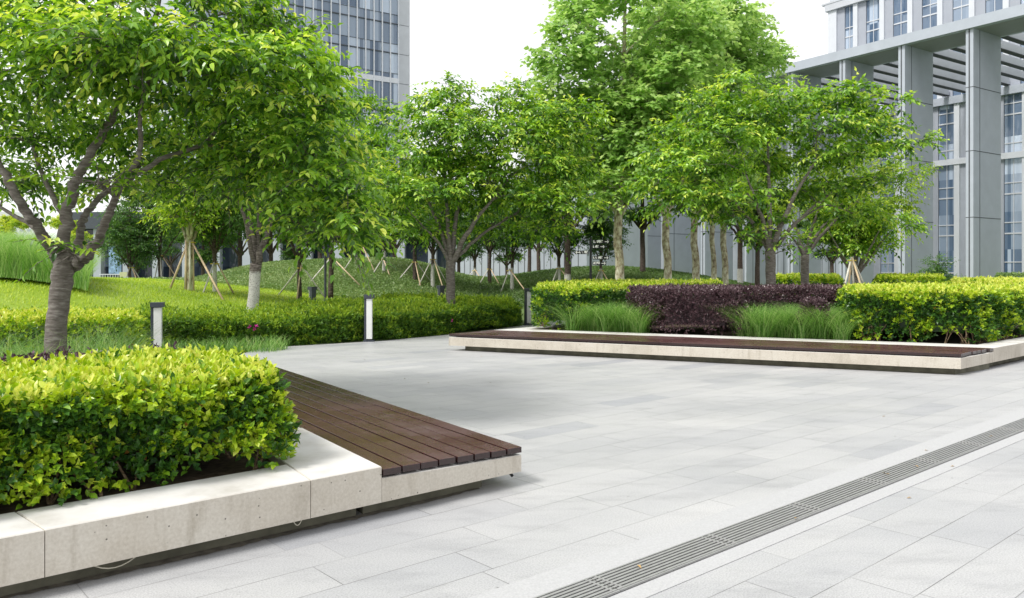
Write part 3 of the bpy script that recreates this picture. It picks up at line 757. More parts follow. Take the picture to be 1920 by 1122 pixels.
hR = [r1+FR*.50+PB*.12, r1+FR*2.35+PB*.12, W(1576, 16.9), W(1690, 19.0), r1+D1*6.5+NL*.5, r1+D1*.35+NL*.48]
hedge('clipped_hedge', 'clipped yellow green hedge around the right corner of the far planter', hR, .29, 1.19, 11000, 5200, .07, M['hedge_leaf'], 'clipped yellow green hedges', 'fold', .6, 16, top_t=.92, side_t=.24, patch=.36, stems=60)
hedge('clipped_hedge', 'small clipped hedge block behind the right hedge, beside the staked tree', [W(1648, 25), W(1762, 25), W(1768, 28), W(1645, 28)], .0, 1.36, 3400, 1500, .08, M['hedge_leaf'], 'clipped yellow green hedges', 'kite', .6, 17, top_t=.85, side_t=.32, patch=.4)
hedge('clipped_hedge', 'clipped hedge block behind the purple hedge, between two right trunks', [W(1452, 24), W(1572, 24), W(1572, 27), W(1456, 27)], .0, 1.36, 3400, 1500, .08, M['hedge_leaf'], 'clipped yellow green hedges', 'kite', .6, 18, top_t=.85, side_t=.3, patch=.4)
hedge('clipped_hedge', 'tall yellow topped hedge along the right edge behind the corner hedge', [W(1790, 21), W(1990, 20), W(1990, 26), W(1785, 26)], .0, 1.24, 3000, 4200, .09, M['hedge_leaf'], 'clipped yellow green hedges', 'kite', .6, 19, top_t=1.0, side_t=.5, patch=.4)
hedge('low_hedge', 'low dark hedge at the foot of the building on the far right', [W(1870, 38), W(2050, 38), W(2050, 42), W(1870, 42)], 0, 1.35, 900, 900, .12, M['cover_leaf'], None, 'kite', .6, 20, top_t=.6, side_t=.4, patch=0)
xs_, ys_ = XY(1525, 15.2)
hedge('purple_shrub', 'small round dark purple shrub among the grass clumps in the far planter', [(xs_+.24*math.cos(a), ys_+.24*math.sin(a)) for a in np.linspace(0, 6.28, 9)[:-1]], .5, .98, 500, 220, .045, M['purple_leaf'], None, 'fold', .6, 21, top_t=.5, side_t=.45, patch=0, cat='shrub', core=False)

# azalea bed beside the path
def azt(x, y): return .05*np.sin(x*1.3+y*.7)+.03*np.sin(x*2.9-y*1.9)
AZ = [(-.7, 21.8), (-.02, 23.2), (.05, 25.5), (-1.0, 27.6), (-4.2, 27.2), (-5.6, 21.6), (-7.4, 18.0), (-9.5, 16.6), (-13.5, 15.5), (-13.5, 14.4), (-9.0, 14.6), (-7.2, 15.6), (-5.3, 16.75), (-2.95, 18.72), (-1.55, 20.75)]
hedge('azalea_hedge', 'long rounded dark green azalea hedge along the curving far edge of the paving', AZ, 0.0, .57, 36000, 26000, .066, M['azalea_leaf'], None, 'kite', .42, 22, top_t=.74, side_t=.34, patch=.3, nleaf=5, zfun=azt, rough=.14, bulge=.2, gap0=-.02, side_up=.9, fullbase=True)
for px, py, Y in ((481, 612, 16.45), (477, 617, 16.4), (468, 613, 16.45), (847, 601, 20.3)):
    q = S(px, py, Y); m = MB(); r = np.random.default_rng(px)
    leaves(m, np.repeat(q[None]*0, 7, 0), r.normal(size=(7, 3)), r.normal(size=(7, 3)), .05, .035, r.uniform(size=7), 'fold')
    o = m.build('azalea_flower', M['magenta'], None, tint=True); o.location = q
    tag(o, 'magenta azalea flower on the dark green hedge' if px < 800 else 'lone pinkish azalea flower below the middle cherry trunk', 'flower', 'azalea flowers on the hedge face' if px < 800 else None)

# ------------------------------------------------------------------ grasses
def clump(seed, n, ln, spread, wd=.007, t0=.35):
    r = np.random.default_rng(seed); m = MB()
    p = np.c_[r.normal(size=(n, 2))*spread, np.zeros(n)]
    blades(m, p, ln*r.uniform(.6, 1.15, n), np.full(n, wd), r.uniform(.0, .45, n), np.clip(t0+r.normal(size=n)*.3, 0, 1), r, 5, .75, np.arctan2(p[:, 1], p[:, 0])+r.normal(size=n)*.7)
    return m
cl = [clump(30+i, 430, .86, .085, .0055, .45) for i in range(3)]
protos = []
def place_clumps(pts, label, group, first, sc_=1.0):
    for i, q in enumerate(pts):
        v = i % 3
        if len(protos) < 3:
            o = cl[len(protos)].build('grass_clump', M['blade'], None, tint=True); protos.append(o)
        else:
            o = protos[v].copy(); COL.objects.link(o)
        o.location = (q[0], q[1], .285); o.rotation_euler = (0, 0, i*1.3); s = sc_*(.88+.24*((i*37) % 10)/10); o.scale = (s, s, s)
        tag(o, label, 'grass clump', group)
pts = []
for i in range(5): pts.append(r1+FR*(6.45+.36*i)+PB*(.22+.1*(i % 2)))
for i in range(4): pts.append(r1+FR*(6.55+.38*i)+PB*.62)
place_clumps(pts, 'fine green ornamental grass clump left of the purple hedge in the far planter', 'grass clumps left of the purple hedge', True)
pts = []
for i in range(6): pts.append(r1+FR*(2.6+.34*i)+PB*(.2+.1*(i % 2)))
for i in range(6): pts.append(r1+FR*(2.5+.36*i)+PB*.62)
for i in range(5): pts.append(r1+FR*(2.4+.4*i)+PB*1.1)
place_clumps(pts, 'fine green ornamental grass clump between purple hedge and right corner hedge', 'grass clumps right of the purple hedge', False, 1.0)

r = np.random.default_rng(90)
# loose grass in the left planter round the tree
n = 5200; q = r.uniform(0, 1, (n*3, 2)); X = -9.5+q[:, 0]*7.2; Y = 7.6+q[:, 1]*5.6
ok = inpoly(X, Y, [IC+B1*2.6-D1*7, IC+B1*3.4-D1*.3, IE, IE-D1*7]); X, Y = X[ok][:n], Y[ok][:n]; n = len(X)
m = MB(); cl_ = np.sin(X*2.3)+np.sin(Y*2.9+X)
blades(m, np.c_[X, Y, np.full(n, .28)], r.uniform(.35, .85, n)*(1+.15*cl_), np.full(n, .0055), r.uniform(0, .5, n), np.clip(.5+r.normal(size=n)*.25, 0, 1), r, 4, .55)
tag(m.build('grass', M['blade'], None, tint=True), 'long loose green grass growing round the foreground tree', 'grass', kind='stuff')
n = 3200; X = r.uniform(-9.5, -4.6, n); Y = 14.7+(X+9.5)*.38+r.normal(size=n)*.22-.35
m = MB(); blades(m, np.c_[X, Y, np.zeros(n)], r.uniform(.12, .42, n), np.full(n, .007), r.uniform(0, .5, n), np.clip(.5+r.normal(size=n)*.25, 0, 1), r, 3, .5)
tag(m.build('grass', M['blade'], None, tint=True), 'ragged grass fringe between the paving and the azalea hedge', 'grass', kind='stuff')
# bright lawn mound
n = 95000; X = r.uniform(-24, -5.2, n); Y = r.uniform(15.6, 31, n)
ok = (X < -5.2-(Y-17)*.16) & (Y < 29+.0*X); X, Y = X[ok], Y[ok]; n = len(X)
gx = np.arange(-26, -4.9, .4); gy = np.arange(15.0, 31.2, .4); GX, GY = np.meshgrid(gx, gy); ii = np.arange(GX.size).reshape(GX.shape)
m = MB(); m.arr(np.c_[GX.ravel(), GY.ravel(), hgt(GX, GY).ravel()+.0], np.stack([ii[:-1, :-1], ii[:-1, 1:], ii[1:, 1:], ii[1:, :-1]], -1).reshape(-1, 4), np.full(GX.size, .45))
tag(m.build('lawn', M['lawn_blade'], None, True, True), kind='structure')
m = MB(); blades(m, np.c_[X, Y, hgt(X, Y)-.01], r.uniform(.05, .11, n), np.full(n, .016), r.uniform(0, .5, n), np.clip(.55+r.normal(size=n)*.15+.22*np.sin(X*.8+np.sin(Y*1.1)*2)*np.sin(Y*.9), 0, 1), r, 2, .4)
tag(m.build('grass', M['lawn_blade'], None, tint=True), 'bright yellow green mown grass on the rounded lawn mound', 'grass', kind='stuff')
# tall feathery grass bank far left
n = 52000; X = r.uniform(-20, -10.5, n); Y = 20.3+r.uniform(0, 3.6, n)+(X+13)*-.2
ok = X < -.525*Y-.1; X, Y = X[ok], Y[ok]; n = len(X)
edge = np.clip((-.525*Y-X)/1.6, .35, 1)
m = MB(); blades(m, np.c_[X, Y, hgt(X, Y)+.12], r.uniform(.8, 1.6, n)*(.45+.55*edge), np.full(n, .009), r.uniform(.0, .3, n), np.clip(.6+r.normal(size=n)*.2, 0, 1), r, 4, .45)
tag(m.build('tall_grass', M['blade'], None, tint=True), 'tall feathery green grass bank behind the foreground tree on the left', 'grass', kind='stuff')
# ground cover on the two far mounds
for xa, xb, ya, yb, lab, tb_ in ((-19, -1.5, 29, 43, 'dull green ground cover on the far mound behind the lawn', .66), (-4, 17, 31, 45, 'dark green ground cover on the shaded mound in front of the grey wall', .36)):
    n = 90000; X = r.uniform(xa, xb, n); Y = r.uniform(ya, yb, n)
    m = MB(); z = hgt(X, Y); ok = z > .03; X, Y, z = X[ok], Y[ok], z[ok]; n = len(X)
    d = np.c_[r.normal(size=(n, 2)), np.abs(r.normal(size=n))*.8+.3]
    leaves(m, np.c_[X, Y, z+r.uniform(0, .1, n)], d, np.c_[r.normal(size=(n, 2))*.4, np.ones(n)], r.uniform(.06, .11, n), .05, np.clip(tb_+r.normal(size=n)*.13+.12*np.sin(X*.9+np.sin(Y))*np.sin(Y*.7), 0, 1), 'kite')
    tag(m.build('ground_cover', M['cover_leaf'], None, tint=True), lab, 'ground cover', kind='stuff')

# ------------------------------------------------------------------ trees
def PX(pts, Y=None):
    out = []
    for q in pts:
        if Y is None: px, py, yy, rr = q
        else: px, py, rr = q; yy = Y
        out.append([*S(px, py, yy), rr])
    return out
def PADS(lst):      # (px, py, Y, rx, ry, rz, n)
    return [(S(a, b, c), (rx, ry, rz), n) for a, b, c, rx, ry, rz, n in lst]
# foreground cherry
Yt = 8.5
root = [*XY(103, Yt), .28]
trunk = [[*XY(103, Yt), .26, .122]]+PX([(104, 640, 8.5, .108), (109, 580, 8.5, .102), (117, 520, 8.5, .108), (125, 485, 8.5, .112)])
limbs = [PX([(118, 500, 8.5, .085), (98, 470, 8.45, .072), (70, 428, 8.3, .062), (40, 385, 8.2, .056), (10, 330, 8.1, .05), (-30, 250, 8.1, .04), (-80, 120, 8.2, .025)]),
         PX([(124, 495, 8.5, .095), (124, 440, 8.5, .078), (130, 380, 8.5, .072), (152, 320, 8.5, .060), (185, 265, 8.5, .052), (222, 200, 8.6, .045), (262, 110, 8.7, .034), (300, 0, 8.8, .025), (320, -120, 8.8, .015)]),
         PX([(138, 495, 8.5, .075), (149, 450, 8.7, .052), (153, 415, 8.8, .046), (175, 385, 9.0, .04), (235, 330, 9.3, .03), (330, 270, 9.6, .02)]),
         PX([(135, 500, 8.5, .085), (165, 478, 8.45, .066), (188, 445, 8.4, .056), (205, 400, 8.3, .048), (225, 350, 8.2, .036), (262, 285, 8.0, .03), (265, 200, 7.9, .022), (290, 110, 7.8, .014)]),
         PX([(222, 350, 8.2, .034), (300, 300, 8.4, .03), (380, 270, 8.5, .026), (430, 215, 8.5, .02), (480, 140, 8.5, .012)]),
         PX([(380, 270, 8.5, .022), (470, 290, 8.5, .018), (560, 330, 8.5, .012), (630, 390, 8.4, .006)]),
         PX([(118, 400, 8.5, .04), (85, 340, 8.9, .03), (60, 250, 9.2, .024), (80, 140, 9.3, .016), (50, 20, 9.3, .01)]),
         PX([(85, 440, 8.35, .035), (20, 400, 8.9, .025), (-40, 370, 9.2, .015)]),
         PX([(262, 110, 8.7, .028), (330, 60, 9.0, .02), (430, 25, 9.3, .014), (540, 45, 9.5, .007)])]
pads = PADS([(a_, b_, c_, d_, e_, f_, n_*.88) for a_, b_, c_, d_, e_, f_, n_ in [(110, 75, 7.5, .75, .8, .16, 240), (250, 95, 7.3, .75, .8, .15, 260), (390, 105, 7.4, .7, .8, .14, 240), (520, 130, 7.8, .55, .7, .14, 200), (560, 190, 8.1, .35, .6, .16, 130),
    (170, 140, 7.9, .8, .8, .2, 170), (330, 150, 7.9, .8, .8, .2, 180), (470, 190, 8.2, .7, .8, .2, 180), (20, 130, 7.9, .7, .9, .22, 170),
    (600, 270, 8.3, .3, .7, .2, 130), (635, 340, 8.2, .3, .6, .2, 130), (655, 415, 8.0, .2, .4, .16, 80), (600, 380, 8.5, .4, .7, .2, 130), (590, 420, 8.7, .3, .5, .13, 80), (640, 440, 8.2, .22, .4, .10, 50),
    (520, 280, 8.8, .6, .9, .25, 190), (500, 322, 9.0, .6, .9, .2, 170), (430, 292, 9.1, .7, .9, .2, 160), (400, 345, 9.3, .5, .8, .13, 90), (330, 318, 9.5, .7, .9, .16, 130),
    (330, 240, 9.3, .9, .9, .25, 190), (200, 250, 9.6, .9, 1, .25, 180), (240, 350, 9.9, .6, .8, .16, 110), (90, 250, 9.4, .8, 1, .22, 150), (60, 340, 9.6, .7, .9, .15, 110), (10, 230, 9.0, .6, .9, .25, 130), (-40, 330, 9.0, .6, .9, .2, 90),
    (150, 10, 8.4, .9, 1, .2, 200), (10, 20, 8.6, .9, 1, .25, 170), (300, 15, 8.6, .9, 1, .2, 170), (430, 20, 9.2, .6, .8, .13, 130), (500, 60, 9.4, .35, .6, .10, 70), (545, 62, 9.4, .25, .4, .08, 45), (370, -30, 9, .8, 1, .2, 130), (200, -80, 8.8, 1.2, 1.3, .3, 170), (0, -90, 8.8, 1.2, 1.2, .3, 130), (60, 200, 10.2, 1, .9, .3, 120), (400, 200, 10, .9, .8, .3, 140),
    (180, 340, 7.6, .3, .3, .1, 24), (128, 470, 8.2, .12, .1, .08, 7), (100, 450, 8.25, .12, .1, .06, 6)]])
limbs = [[[*q[:3], q[3]*.84] for q in lb] for lb in limbs]
tree('cherry_tree', 'large foreground cherry tree spreading over the left half, grey banded trunk', root, trunk, limbs, pads, M['cherry_leaf'], M['cherry_bark'], 'cherry trees round the plaza', leaf=.114, twig=.38, per=8, kind='oval', width=.48, seed=3, sub=7, tbase=.40, tvar=.5, flat=.38)

# second cherry, limewashed trunk
Y2 = 18.6; root = [*XY(470, Y2), .25]
def vase(px, Y, base_py, fork_py, r0, tops, lean=0):
    z = H+(HZ-base_py)*Y/F
    tr = [[*XY(px, Y), z, r0*1.15]]+PX([(px+lean*.5, (base_py+fork_py)/2, Y, r0), (px+lean, fork_py, Y, r0*1.05)])
    lb = []
    for (tx, ty, dy, k) in tops:
        mx = px+lean+(tx-px-lean)*.38
        lb.append(PX([(px+lean, fork_py+6, Y, r0*.62*k), (mx, fork_py+(ty-fork_py)*.45, Y+dy*.4, r0*.42*k), (tx, ty, Y+dy, r0*.16*k)]))
    return tr, lb
tr, lb = vase(472, Y2, 600, 495, .125, [(455, 330, .5, 1), (545, 330, -.5, 1.15), (420, 300, -1, .8), (500, 250, 1, .9)], 8)
pads = PADS([(q[0], q[1], Y2+q[2], 1.1, 1.1, .32, 130) for q in ((420, 330, 0), (500, 300, .6), (560, 340, -.6), (440, 325, .8), (545, 325, .5), (600, 300, 0), (380, 260, .5), (470, 220, -.5), (560, 240, 1), (400, 340, -1), (590, 360, 1.2), (500, 330, 0.2))])
tree('cherry_tree', 'cherry tree with whitewashed lower trunk, forked low, at the lawn edge', [*XY(472, Y2), hgt(*XY(472, Y2))], tr, lb, pads, M['cherry_leaf'], M['cherry_bark_lime'], 'cherry trees round the plaza', leaf=.14, twig=.5, per=8, kind='fold', seed=4, tbase=.4, tvar=.3)
# third: between, crown rising to the tower
Y3 = 25.
tr, lb = vase(620, Y3, 560, 440, .075, [(560, 320, .5, 1), (690, 300, -.5, 1), (640, 200, 0, 1), (720, 360, 1, .8)], 2)
pads = PADS([(a, b, Y3+c, sx, 1.3, .30, n*1.5) for a, b, c, sx, n in ((640, 185, 0, 1.0, 80), (600, 210, .5, 1.1, 80), (690, 215, .3, .9, 70), (560, 260, 0, 1.2, 80), (650, 260, -.8, 1.3, 90), (720, 270, .6, .8, 60), (600, 320, -.6, 1.4, 90), (690, 330, -.6, 1.2, 90), (740, 350, .4, .8, 50), (640, 380, .4, 1.4, 90), (570, 380, .6, 1.1, 70), (700, 400, -.2, 1.1, 80), (620, 430, 0, 1.2, 60), (730, 430, .6, .8, 50), (520, 230, 1, 1.2, 70), (530, 330, 1, 1.2, 60))])
tree('cherry_tree', 'dense dark green tree between the forked cherry and the middle cherry', [*XY(620, Y3), 0], tr, lb, pads, M['cherry_leaf'], M['dark_bark'], 'cherry trees round the plaza', leaf=.19, twig=.6, per=8, kind='fold', seed=5, tbase=.38, tvar=.3)
# middle cherry
Y4 = 22.
tr, lb = vase(845, Y4, 590, 490, .125, [(790, 350, .5, 1), (830, 300, 0, 1), (880, 260, .6, 1), (960, 330, -.6, 1.1), (1000, 380, .5, .8), (770, 400, -.6, .7)], 0)
pl = []
for a, b, c, sx, n in ((838, 168, .2, .35, 22), (962, 178, .2, .4, 24), (880, 190, 0, 1.0, 55), (820, 205, .3, 1.0, 60), (960, 205, .4, 1.0, 55), (1020, 222, -.2, .8, 70), (1085, 215, -.4, .55, 50), (770, 235, 0, 1.0, 75), (860, 240, -.8, 1.3, 90), (950, 250, -.8, 1.3, 95), (1030, 260, 0, 1.0, 75),
                       (760, 300, -.6, .9, 70), (830, 300, .6, 1.2, 80), (910, 310, 1.0, 1.3, 80), (990, 310, -.6, 1.2, 90), (1060, 320, .2, .7, 60), (740, 350, -.8, .8, 60), (800, 360, -1.2, 1.0, 70), (900, 370, 1.0, 1.1, 60), (980, 370, -.4, 1.2, 85), (1060, 385, -.5, .8, 60), (850, 405, 1.4, 1.0, 50), (790, 430, .4, .7, 40), (1020, 430, .6, .8, 45), (940, 430, 1.5, .9, 40), (880, 285, -.2, 1.1, 70), (850, 335, .2, 1.1, 60), (910, 340, -.4, 1.1, 60), (870, 380, .8, 1, 40)):
    pl.append((a, b, Y4+c, sx, 1.1, .26, n*2.1))
tree('cherry_tree', 'middle cherry tree with low vase of limbs rising behind the azalea hedge', [*XY(845, Y4), 0], tr, lb, PADS(pl), M['cherry_leaf'], M['cherry_bark'], 'cherry trees round the plaza', leaf=.18, twig=.55, per=8, kind='fold', seed=6, tbase=.42, tvar=.45, tip=.7)
# upright thin shoots on it (sky line)
# right cherry
Y6 = 19.0
tr, lb = vase(1447, Y6, 600, 470, .115, [(1400, 330, -.4, 1.0), (1440, 250, .3, 1), (1530, 300, -.3, 1.1), (1330, 330, .4, .8), (1600, 330, .5, .8)], -3)
pl = []
for a, b, c, sx, n in ((1385, 165, 0, .4, 60), (1400, 215, .3, .8, 90), (1330, 205, 0, .5, 60), (1470, 195, -.2, .7, 85), (1540, 185, 0, .6, 80), (1600, 185, -.1, .5, 60), (1650, 200, -.2, .4, 50), (1290, 240, .2, .6, 75), (1360, 255, -.7, .8, 95), (1450, 250, .6, .9, 95), (1540, 235, -.6, .8, 95), (1620, 245, 0, .6, 70),
                       (1250, 290, 0, .6, 75), (1320, 310, -.8, .8, 90), (1410, 310, 1, .8, 80), (1500, 300, 1, .9, 80), (1590, 290, -.3, .7, 80), (1660, 275, 0, .5, 55), (1702, 265, .1, .25, 28), (1230, 345, -.4, .5, 60), (1300, 365, -.6, .6, 70), (1380, 370, -.8, .6, 60), (1470, 360, 1.2, .7, 50), (1560, 350, .6, .8, 70), (1640, 340, .3, .5, 50), (1260, 385, -.4, .35, 35), (1350, 400, .8, .4, 30), (1440, 420, .6, .4, 25), (1600, 400, .8, .6, 40), (1400, 440, -.3, .2, 14), (1480, 460, -.2, .2, 14), (1385, 405, -.9, .15, 16)):
    pl.append((a, b, Y6+c, sx*1.15, 1.0, .21, n*1.5))
tree('cherry_tree', 'right hand cherry tree rising from the purple hedge with wide tiered crown', [*XY(1447, Y6), .29], tr, lb, PADS(pl), M['cherry_leaf'], M['cherry_bark'], 'cherry trees round the plaza', leaf=.165, twig=.5, per=8, kind='fold', seed=7, tbase=.42, tvar=.45, tip=.55)
# small cherry behind at right
Y7 = 22.
tr, lb = vase(1509, Y7, 585, 478, .11, [(1480, 400, .3, .9), (1540, 380, -.3, .9), (1590, 370, .3, .9), (1640, 350, -.3, .8), (1470, 430, -.4, .6)], 0)
pl = [(a, b, Y7+c, sx, 1.0, .2, n*1.5) for a, b, c, sx, n in ((1640, 330, 0, .9, 90), (1700, 318, -.2, .45, 45), (1590, 350, .4, .9, 80), (1540, 370, -.4, .8, 60), (1650, 385, .3, .8, 70), (1600, 410, -.3, .8, 50), (1510, 330, .5, .8, 60), (1560, 300, .5, 1, 70), (1680, 360, .1, .5, 40), (1480, 400, .6, .5, 30))]
tree('cherry_tree', 'slender cherry tree with lime green branch tips, right of the right hand cherry', [*XY(1509, Y7), 0], tr, lb, PADS(pl), M['lime_leaf'], M['cherry_bark'], 'cherry trees round the plaza', leaf=.13, twig=.45, per=7, kind='fold', seed=8, tbase=.35, tvar=.4)

# plane trees
def plane(px, Y, label, pads, seed, r0=.15, leaf=.22, group='plane trees before the grey building', forks=((-60, 0), (50, .5), (0, -.5)), fork_py=400, top=60, **kw):
    tr = [[*XY(px, Y), 0, r0*1.2]]+PX([(px+2, 500, Y, r0), (px-2, 450, Y, r0*.95), (px, fork_py, Y, r0*.9), (px+6, fork_py-120, Y, r0*.6), (px+12, top+60, Y, r0*.35), (px+10, top, Y, r0*.15)])
    lb = [PX([(px, fork_py+10, Y, r0*.6), (px+dx*.5, fork_py-50, Y+dy*.5, r0*.4), (px+dx, fork_py-150, Y+dy, r0*.2)]) for dx, dy in forks]
    return tree('plane_tree', label, [*XY(px, Y), 0], tr, lb, PADS(pads), M['plane_leaf'], M['plane_bark'], group, leaf=leaf, twig=.6, per=6, kind='lobed', width=.95, seed=seed, tbase=.5, tvar=.35, sub=4, droop=.15, **kw)
Yp = 27.
pl = []
rr_ = np.random.default_rng(61)
def fill(cx, cy, rx, ry, Y, n, size, tw):
    out = []
    for i in range(n):
        a = rr_.uniform(0, 6.28); k = rr_.uniform(.0, 1)**.5
        out.append((cx+rx*k*math.cos(a), cy+ry*k*math.sin(a), Y+rr_.uniform(-1.6, 1.6)*(1-k*.6), size*rr_.uniform(.8, 1.2), size*1.2, size*.5, tw*1.5))
    return out
pl = [*fill(1190, 120, 150, 185, Yp, 44, .85, 62), *fill(1150, 320, 75, 80, Yp, 12, .7, 42), (1035, 100, Yp, .5, .8, .4, 40), (1025, 165, Yp, .6, .8, .4, 50), (1060, 60, Yp, .5, .8, .4, 45), (1100, 15, Yp, .6, .8, .4, 55), (1045, 215, Yp, .6, .8, .35, 45), (1085, 255, Yp, .7, .8, .35, 50)]
plane(1160, Yp, 'tallest plane tree with pale mottled trunk, leftmost of the trunk row', pl, 31, .15, top=-60)
pl = [*fill(1300, 120, 105, 150, 31, 34, 1.0, 60), (1250, 20, 31, .9, 1, .4, 50), (1300, 0, 31, .9, 1, .4, 50), *fill(1290, 300, 80, 70, 31, 10, .9, 40)]
plane(1250, 29, 'plane tree with straight mottled trunk, second from the left in the trunk row', pl, 32, .14, top=20)
pl = [*fill(1385, 130, 60, 90, 34, 24, 1.0, 60), (1410, 60, 34, .7, 1, .4, 45), (1360, 35, 34, .7, 1, .4, 45), (1435, 110, 34, .6, 1, .4, 45), *fill(1370, 270, 80, 70, 34, 10, 1, 45)]
plane(1303, 31, 'plane tree with slightly leaning trunk, third from the left in the trunk row', pl, 33, .14, forks=((70, 2), (90, 3), (-30, 0)), top=70)
plane(1337, 34, 'thin mottled plane tree trunk, fourth from the left in the trunk row', fill(1335, 330, 60, 60, 34, 9, .8, 40), 34, .11, forks=((40, .5), (-30, 0)), top=280)
plane(1358, 31, 'plane tree with spotted trunk, nearest the right cherry in the trunk row', fill(1365, 340, 50, 50, 31, 8, .7, 40), 35, .12, forks=((30, .5), (-30, 0)), top=290)

# background trees: prototypes, then copies on the slopes
def proto_tree(name, label, seed, leafmat, barkmat, hgt_=5.2, rad=1.5, trunk_r=.08, fork=1.7, tw=46, npad=22, leaf=.15, tb_=.35, group=None, two=False):
    r = np.random.default_rng(seed)
    tr = [[0, 0, -.1, trunk_r*1.2], [.02, 0, fork*.5, trunk_r], [0, .02, fork, trunk_r*.9], [.05, 0, hgt_*.6, trunk_r*.55], [0, 0, hgt_*.85, trunk_r*.2]]
    lb = []
    for k in range(5):
        a = k*1.3+r.uniform(0, 1); q = rad*.6
        lb.append([[0, 0, fork*.9, trunk_r*.55], [q*.4*math.cos(a), q*.4*math.sin(a), fork+.5, trunk_r*.4], [q*math.cos(a), q*math.sin(a), fork+1.4, trunk_r*.15]])
    pads = shell_pads((0, 0, (fork+.1+hgt_)/2), (rad, rad, (hgt_-fork-.0)/2), npad, tw*1.5, .5, seed, .5, -1)
    return tree(name, label, (0, 0, 0), tr, lb, pads, leafmat, barkmat, group, leaf=leaf, twig=.45, per=6, kind='kite', width=.5, seed=seed, tbase=tb_, tvar=.35, sub=3)
tg = 'young staked trees on the mounds'
pT = proto_tree('young_tree', '', 78, M['cherry_leaf'], M['cherry_bark'], 4.3, 1.75, .09, 1.5, tw=60, npad=26, tb_=.5, leaf=.16, group=tg)
pA = proto_tree('young_tree', '', 71, M['dark_leaf'], M['dark_bark_lime'], 5.0, 1.4, .075, 1.5, group=tg)
pB = proto_tree('young_tree', '', 72, M['dark_leaf'], M['dark_bark'], 5.6, 1.7, .085, 1.6, tb_=.5, group=tg)
pC = proto_tree('young_tree', '', 73, M['lime_leaf'], M['plane_bark'], 3.6, 1.15, .10, 1.45, tw=34, npad=15, tb_=.45, group=tg)
used = set()
def put(pr, px, Y, s, label, rz=0, group=None, z=None):
    if pr.name in used: o = copy_tree(pr)
    else: used.add(pr.name); o = pr
    x, y = XY(px, Y); o.location = (x, y, float(hgt(x, y)) if z is None else z); o.rotation_euler = (0, 0, rz); o.scale = (s, s, s); o['label'] = label
    if group: o['group'] = group
    return o
put(pC, 355, YG(355, 545), 1.0, 'young lime leaved tree with bamboo bound trunk on the lawn crest', 0)
put(pA, 243, 36, 1.0, 'young dark tree over the stake frame nearest the blue sign', .4)
put(pA, 256, 40, 1.05, 'young dark tree just right of the leftmost stake frame', 1.9)
put(pB, 300, 37, 1.1, 'young dark tree with a pale trunk left of the lime leaved tree', 1.1)
put(pA, 403, YG(403, 548), .85, 'young dark tree just right of the lime leaved tree, standing before the mound', 2.2)
put(pB, 562, YG(562, 562), .85, 'young tree in a stake frame low on the mound behind the lamp pole', 2.9)
put(pB, 677, YG(677, 505), 1.1, 'young dark tree on the mound crest above the paving edge bollard', .6)
put(pA, 720, YG(720, 512), 1.0, 'young dark tree right of the mound crest stake frame', 1.3)
put(pB, 778, YG(778, 528), 1.05, 'young dark tree left of the middle cherry, stakes crossing at its foot', 2.0)
put(pA, 812, YG(812, 542), 1.05, 'young dark tree just left of the middle cherry trunk', 3.1)
put(pA, 890, 48, 1.0, 'young dark tree far behind the middle cherry, before the pale wall', 3.9)
put(pB, 918, YG(918, 533), 1.0, 'young dark tree right of the middle cherry, before the pale wall', 4.4)
put(pA, 960, YG(960, 546), 1.05, 'young dark tree whose stake leans to the bollard left of the far planter', 5.0)
put(pB, 992, 46, 1.15, 'young dark tree with whitish trunk foot above the far planter end', 5.6)
put(pA, 1048, YG(1048, 540), .95, 'young dark tree left of the signpost in a stake frame', .2)
put(pA, 1127, YG(1127, 540), .85, 'short young tree in a stake frame right of the signpost', 1.0)
put(pT, 1604, 26, 1.0, 'bushy staked tree between two clipped hedge blocks at the right', .3, z=0)
bg = 'taller background trees'
pD = proto_tree('background_tree', '', 74, M['dark_leaf'], M['dark_bark_lime'], 9.5, 2.6, .16, 3.2, tw=60, npad=40, leaf=.22, tb_=.3, group=bg)
pE = proto_tree('background_tree', '', 75, M['dark_leaf'], M['dark_bark'], 9.0, 3.0, .15, 2.8, tw=60, npad=44, leaf=.24, tb_=.45, group=bg)
for i, (pr, px, Y, s, lab) in enumerate((
    (pD, 1064, 35, .85, 'tall tree with dark whitewashed trunk left of the signpost'),
    (pE, 1205, 40, .85, 'tree with dark slim trunk between the two leftmost plane trunks'),
    (pD, 1388, 40, .8, 'pale thin twin trunk tree right of the plane trunk row'),
    (pE, 1420, 38, .75, 'thin forked tree just left of the right hand cherry trunk'),
    (pE, 1560, 44, .7, 'dark tree against the grey wall behind the slender cherry'),
    (pD, 450, 52, .85, 'tree with white trunk before the dark glass, above the lawn'),
    (pD, 508, 53, .9, 'tree with white trunk before the dark glass, right of the forked cherry'),
    (pE, 380, 50, .75, 'background tree behind the lime leaved young tree'),
    (pE, 600, 50, .9, 'background tree behind the mound crest, over the lamp pole'),
    (pD, 740, 52, .85, 'background tree behind the right slope of the mound'),
    (pE, 700, 56, .9, 'farther background tree behind the mound crest stake frame'),
    (pE, 860, 56, .8, 'background tree behind the middle cherry trunk'),
    (pD, 1010, 52, .8, 'background tree before the pale wall, left of the signpost'),
    (pE, 560, 58, .8, 'farthest background tree before the tower podium'),
    (pD, 320, 58, .7, 'background tree at the left end of the dark glass podium'),
    (pE, 950, 55, .7, 'background tree before the pale panel wall'))):
    put(pr, px, Y, s, lab, i*1.7, bg)
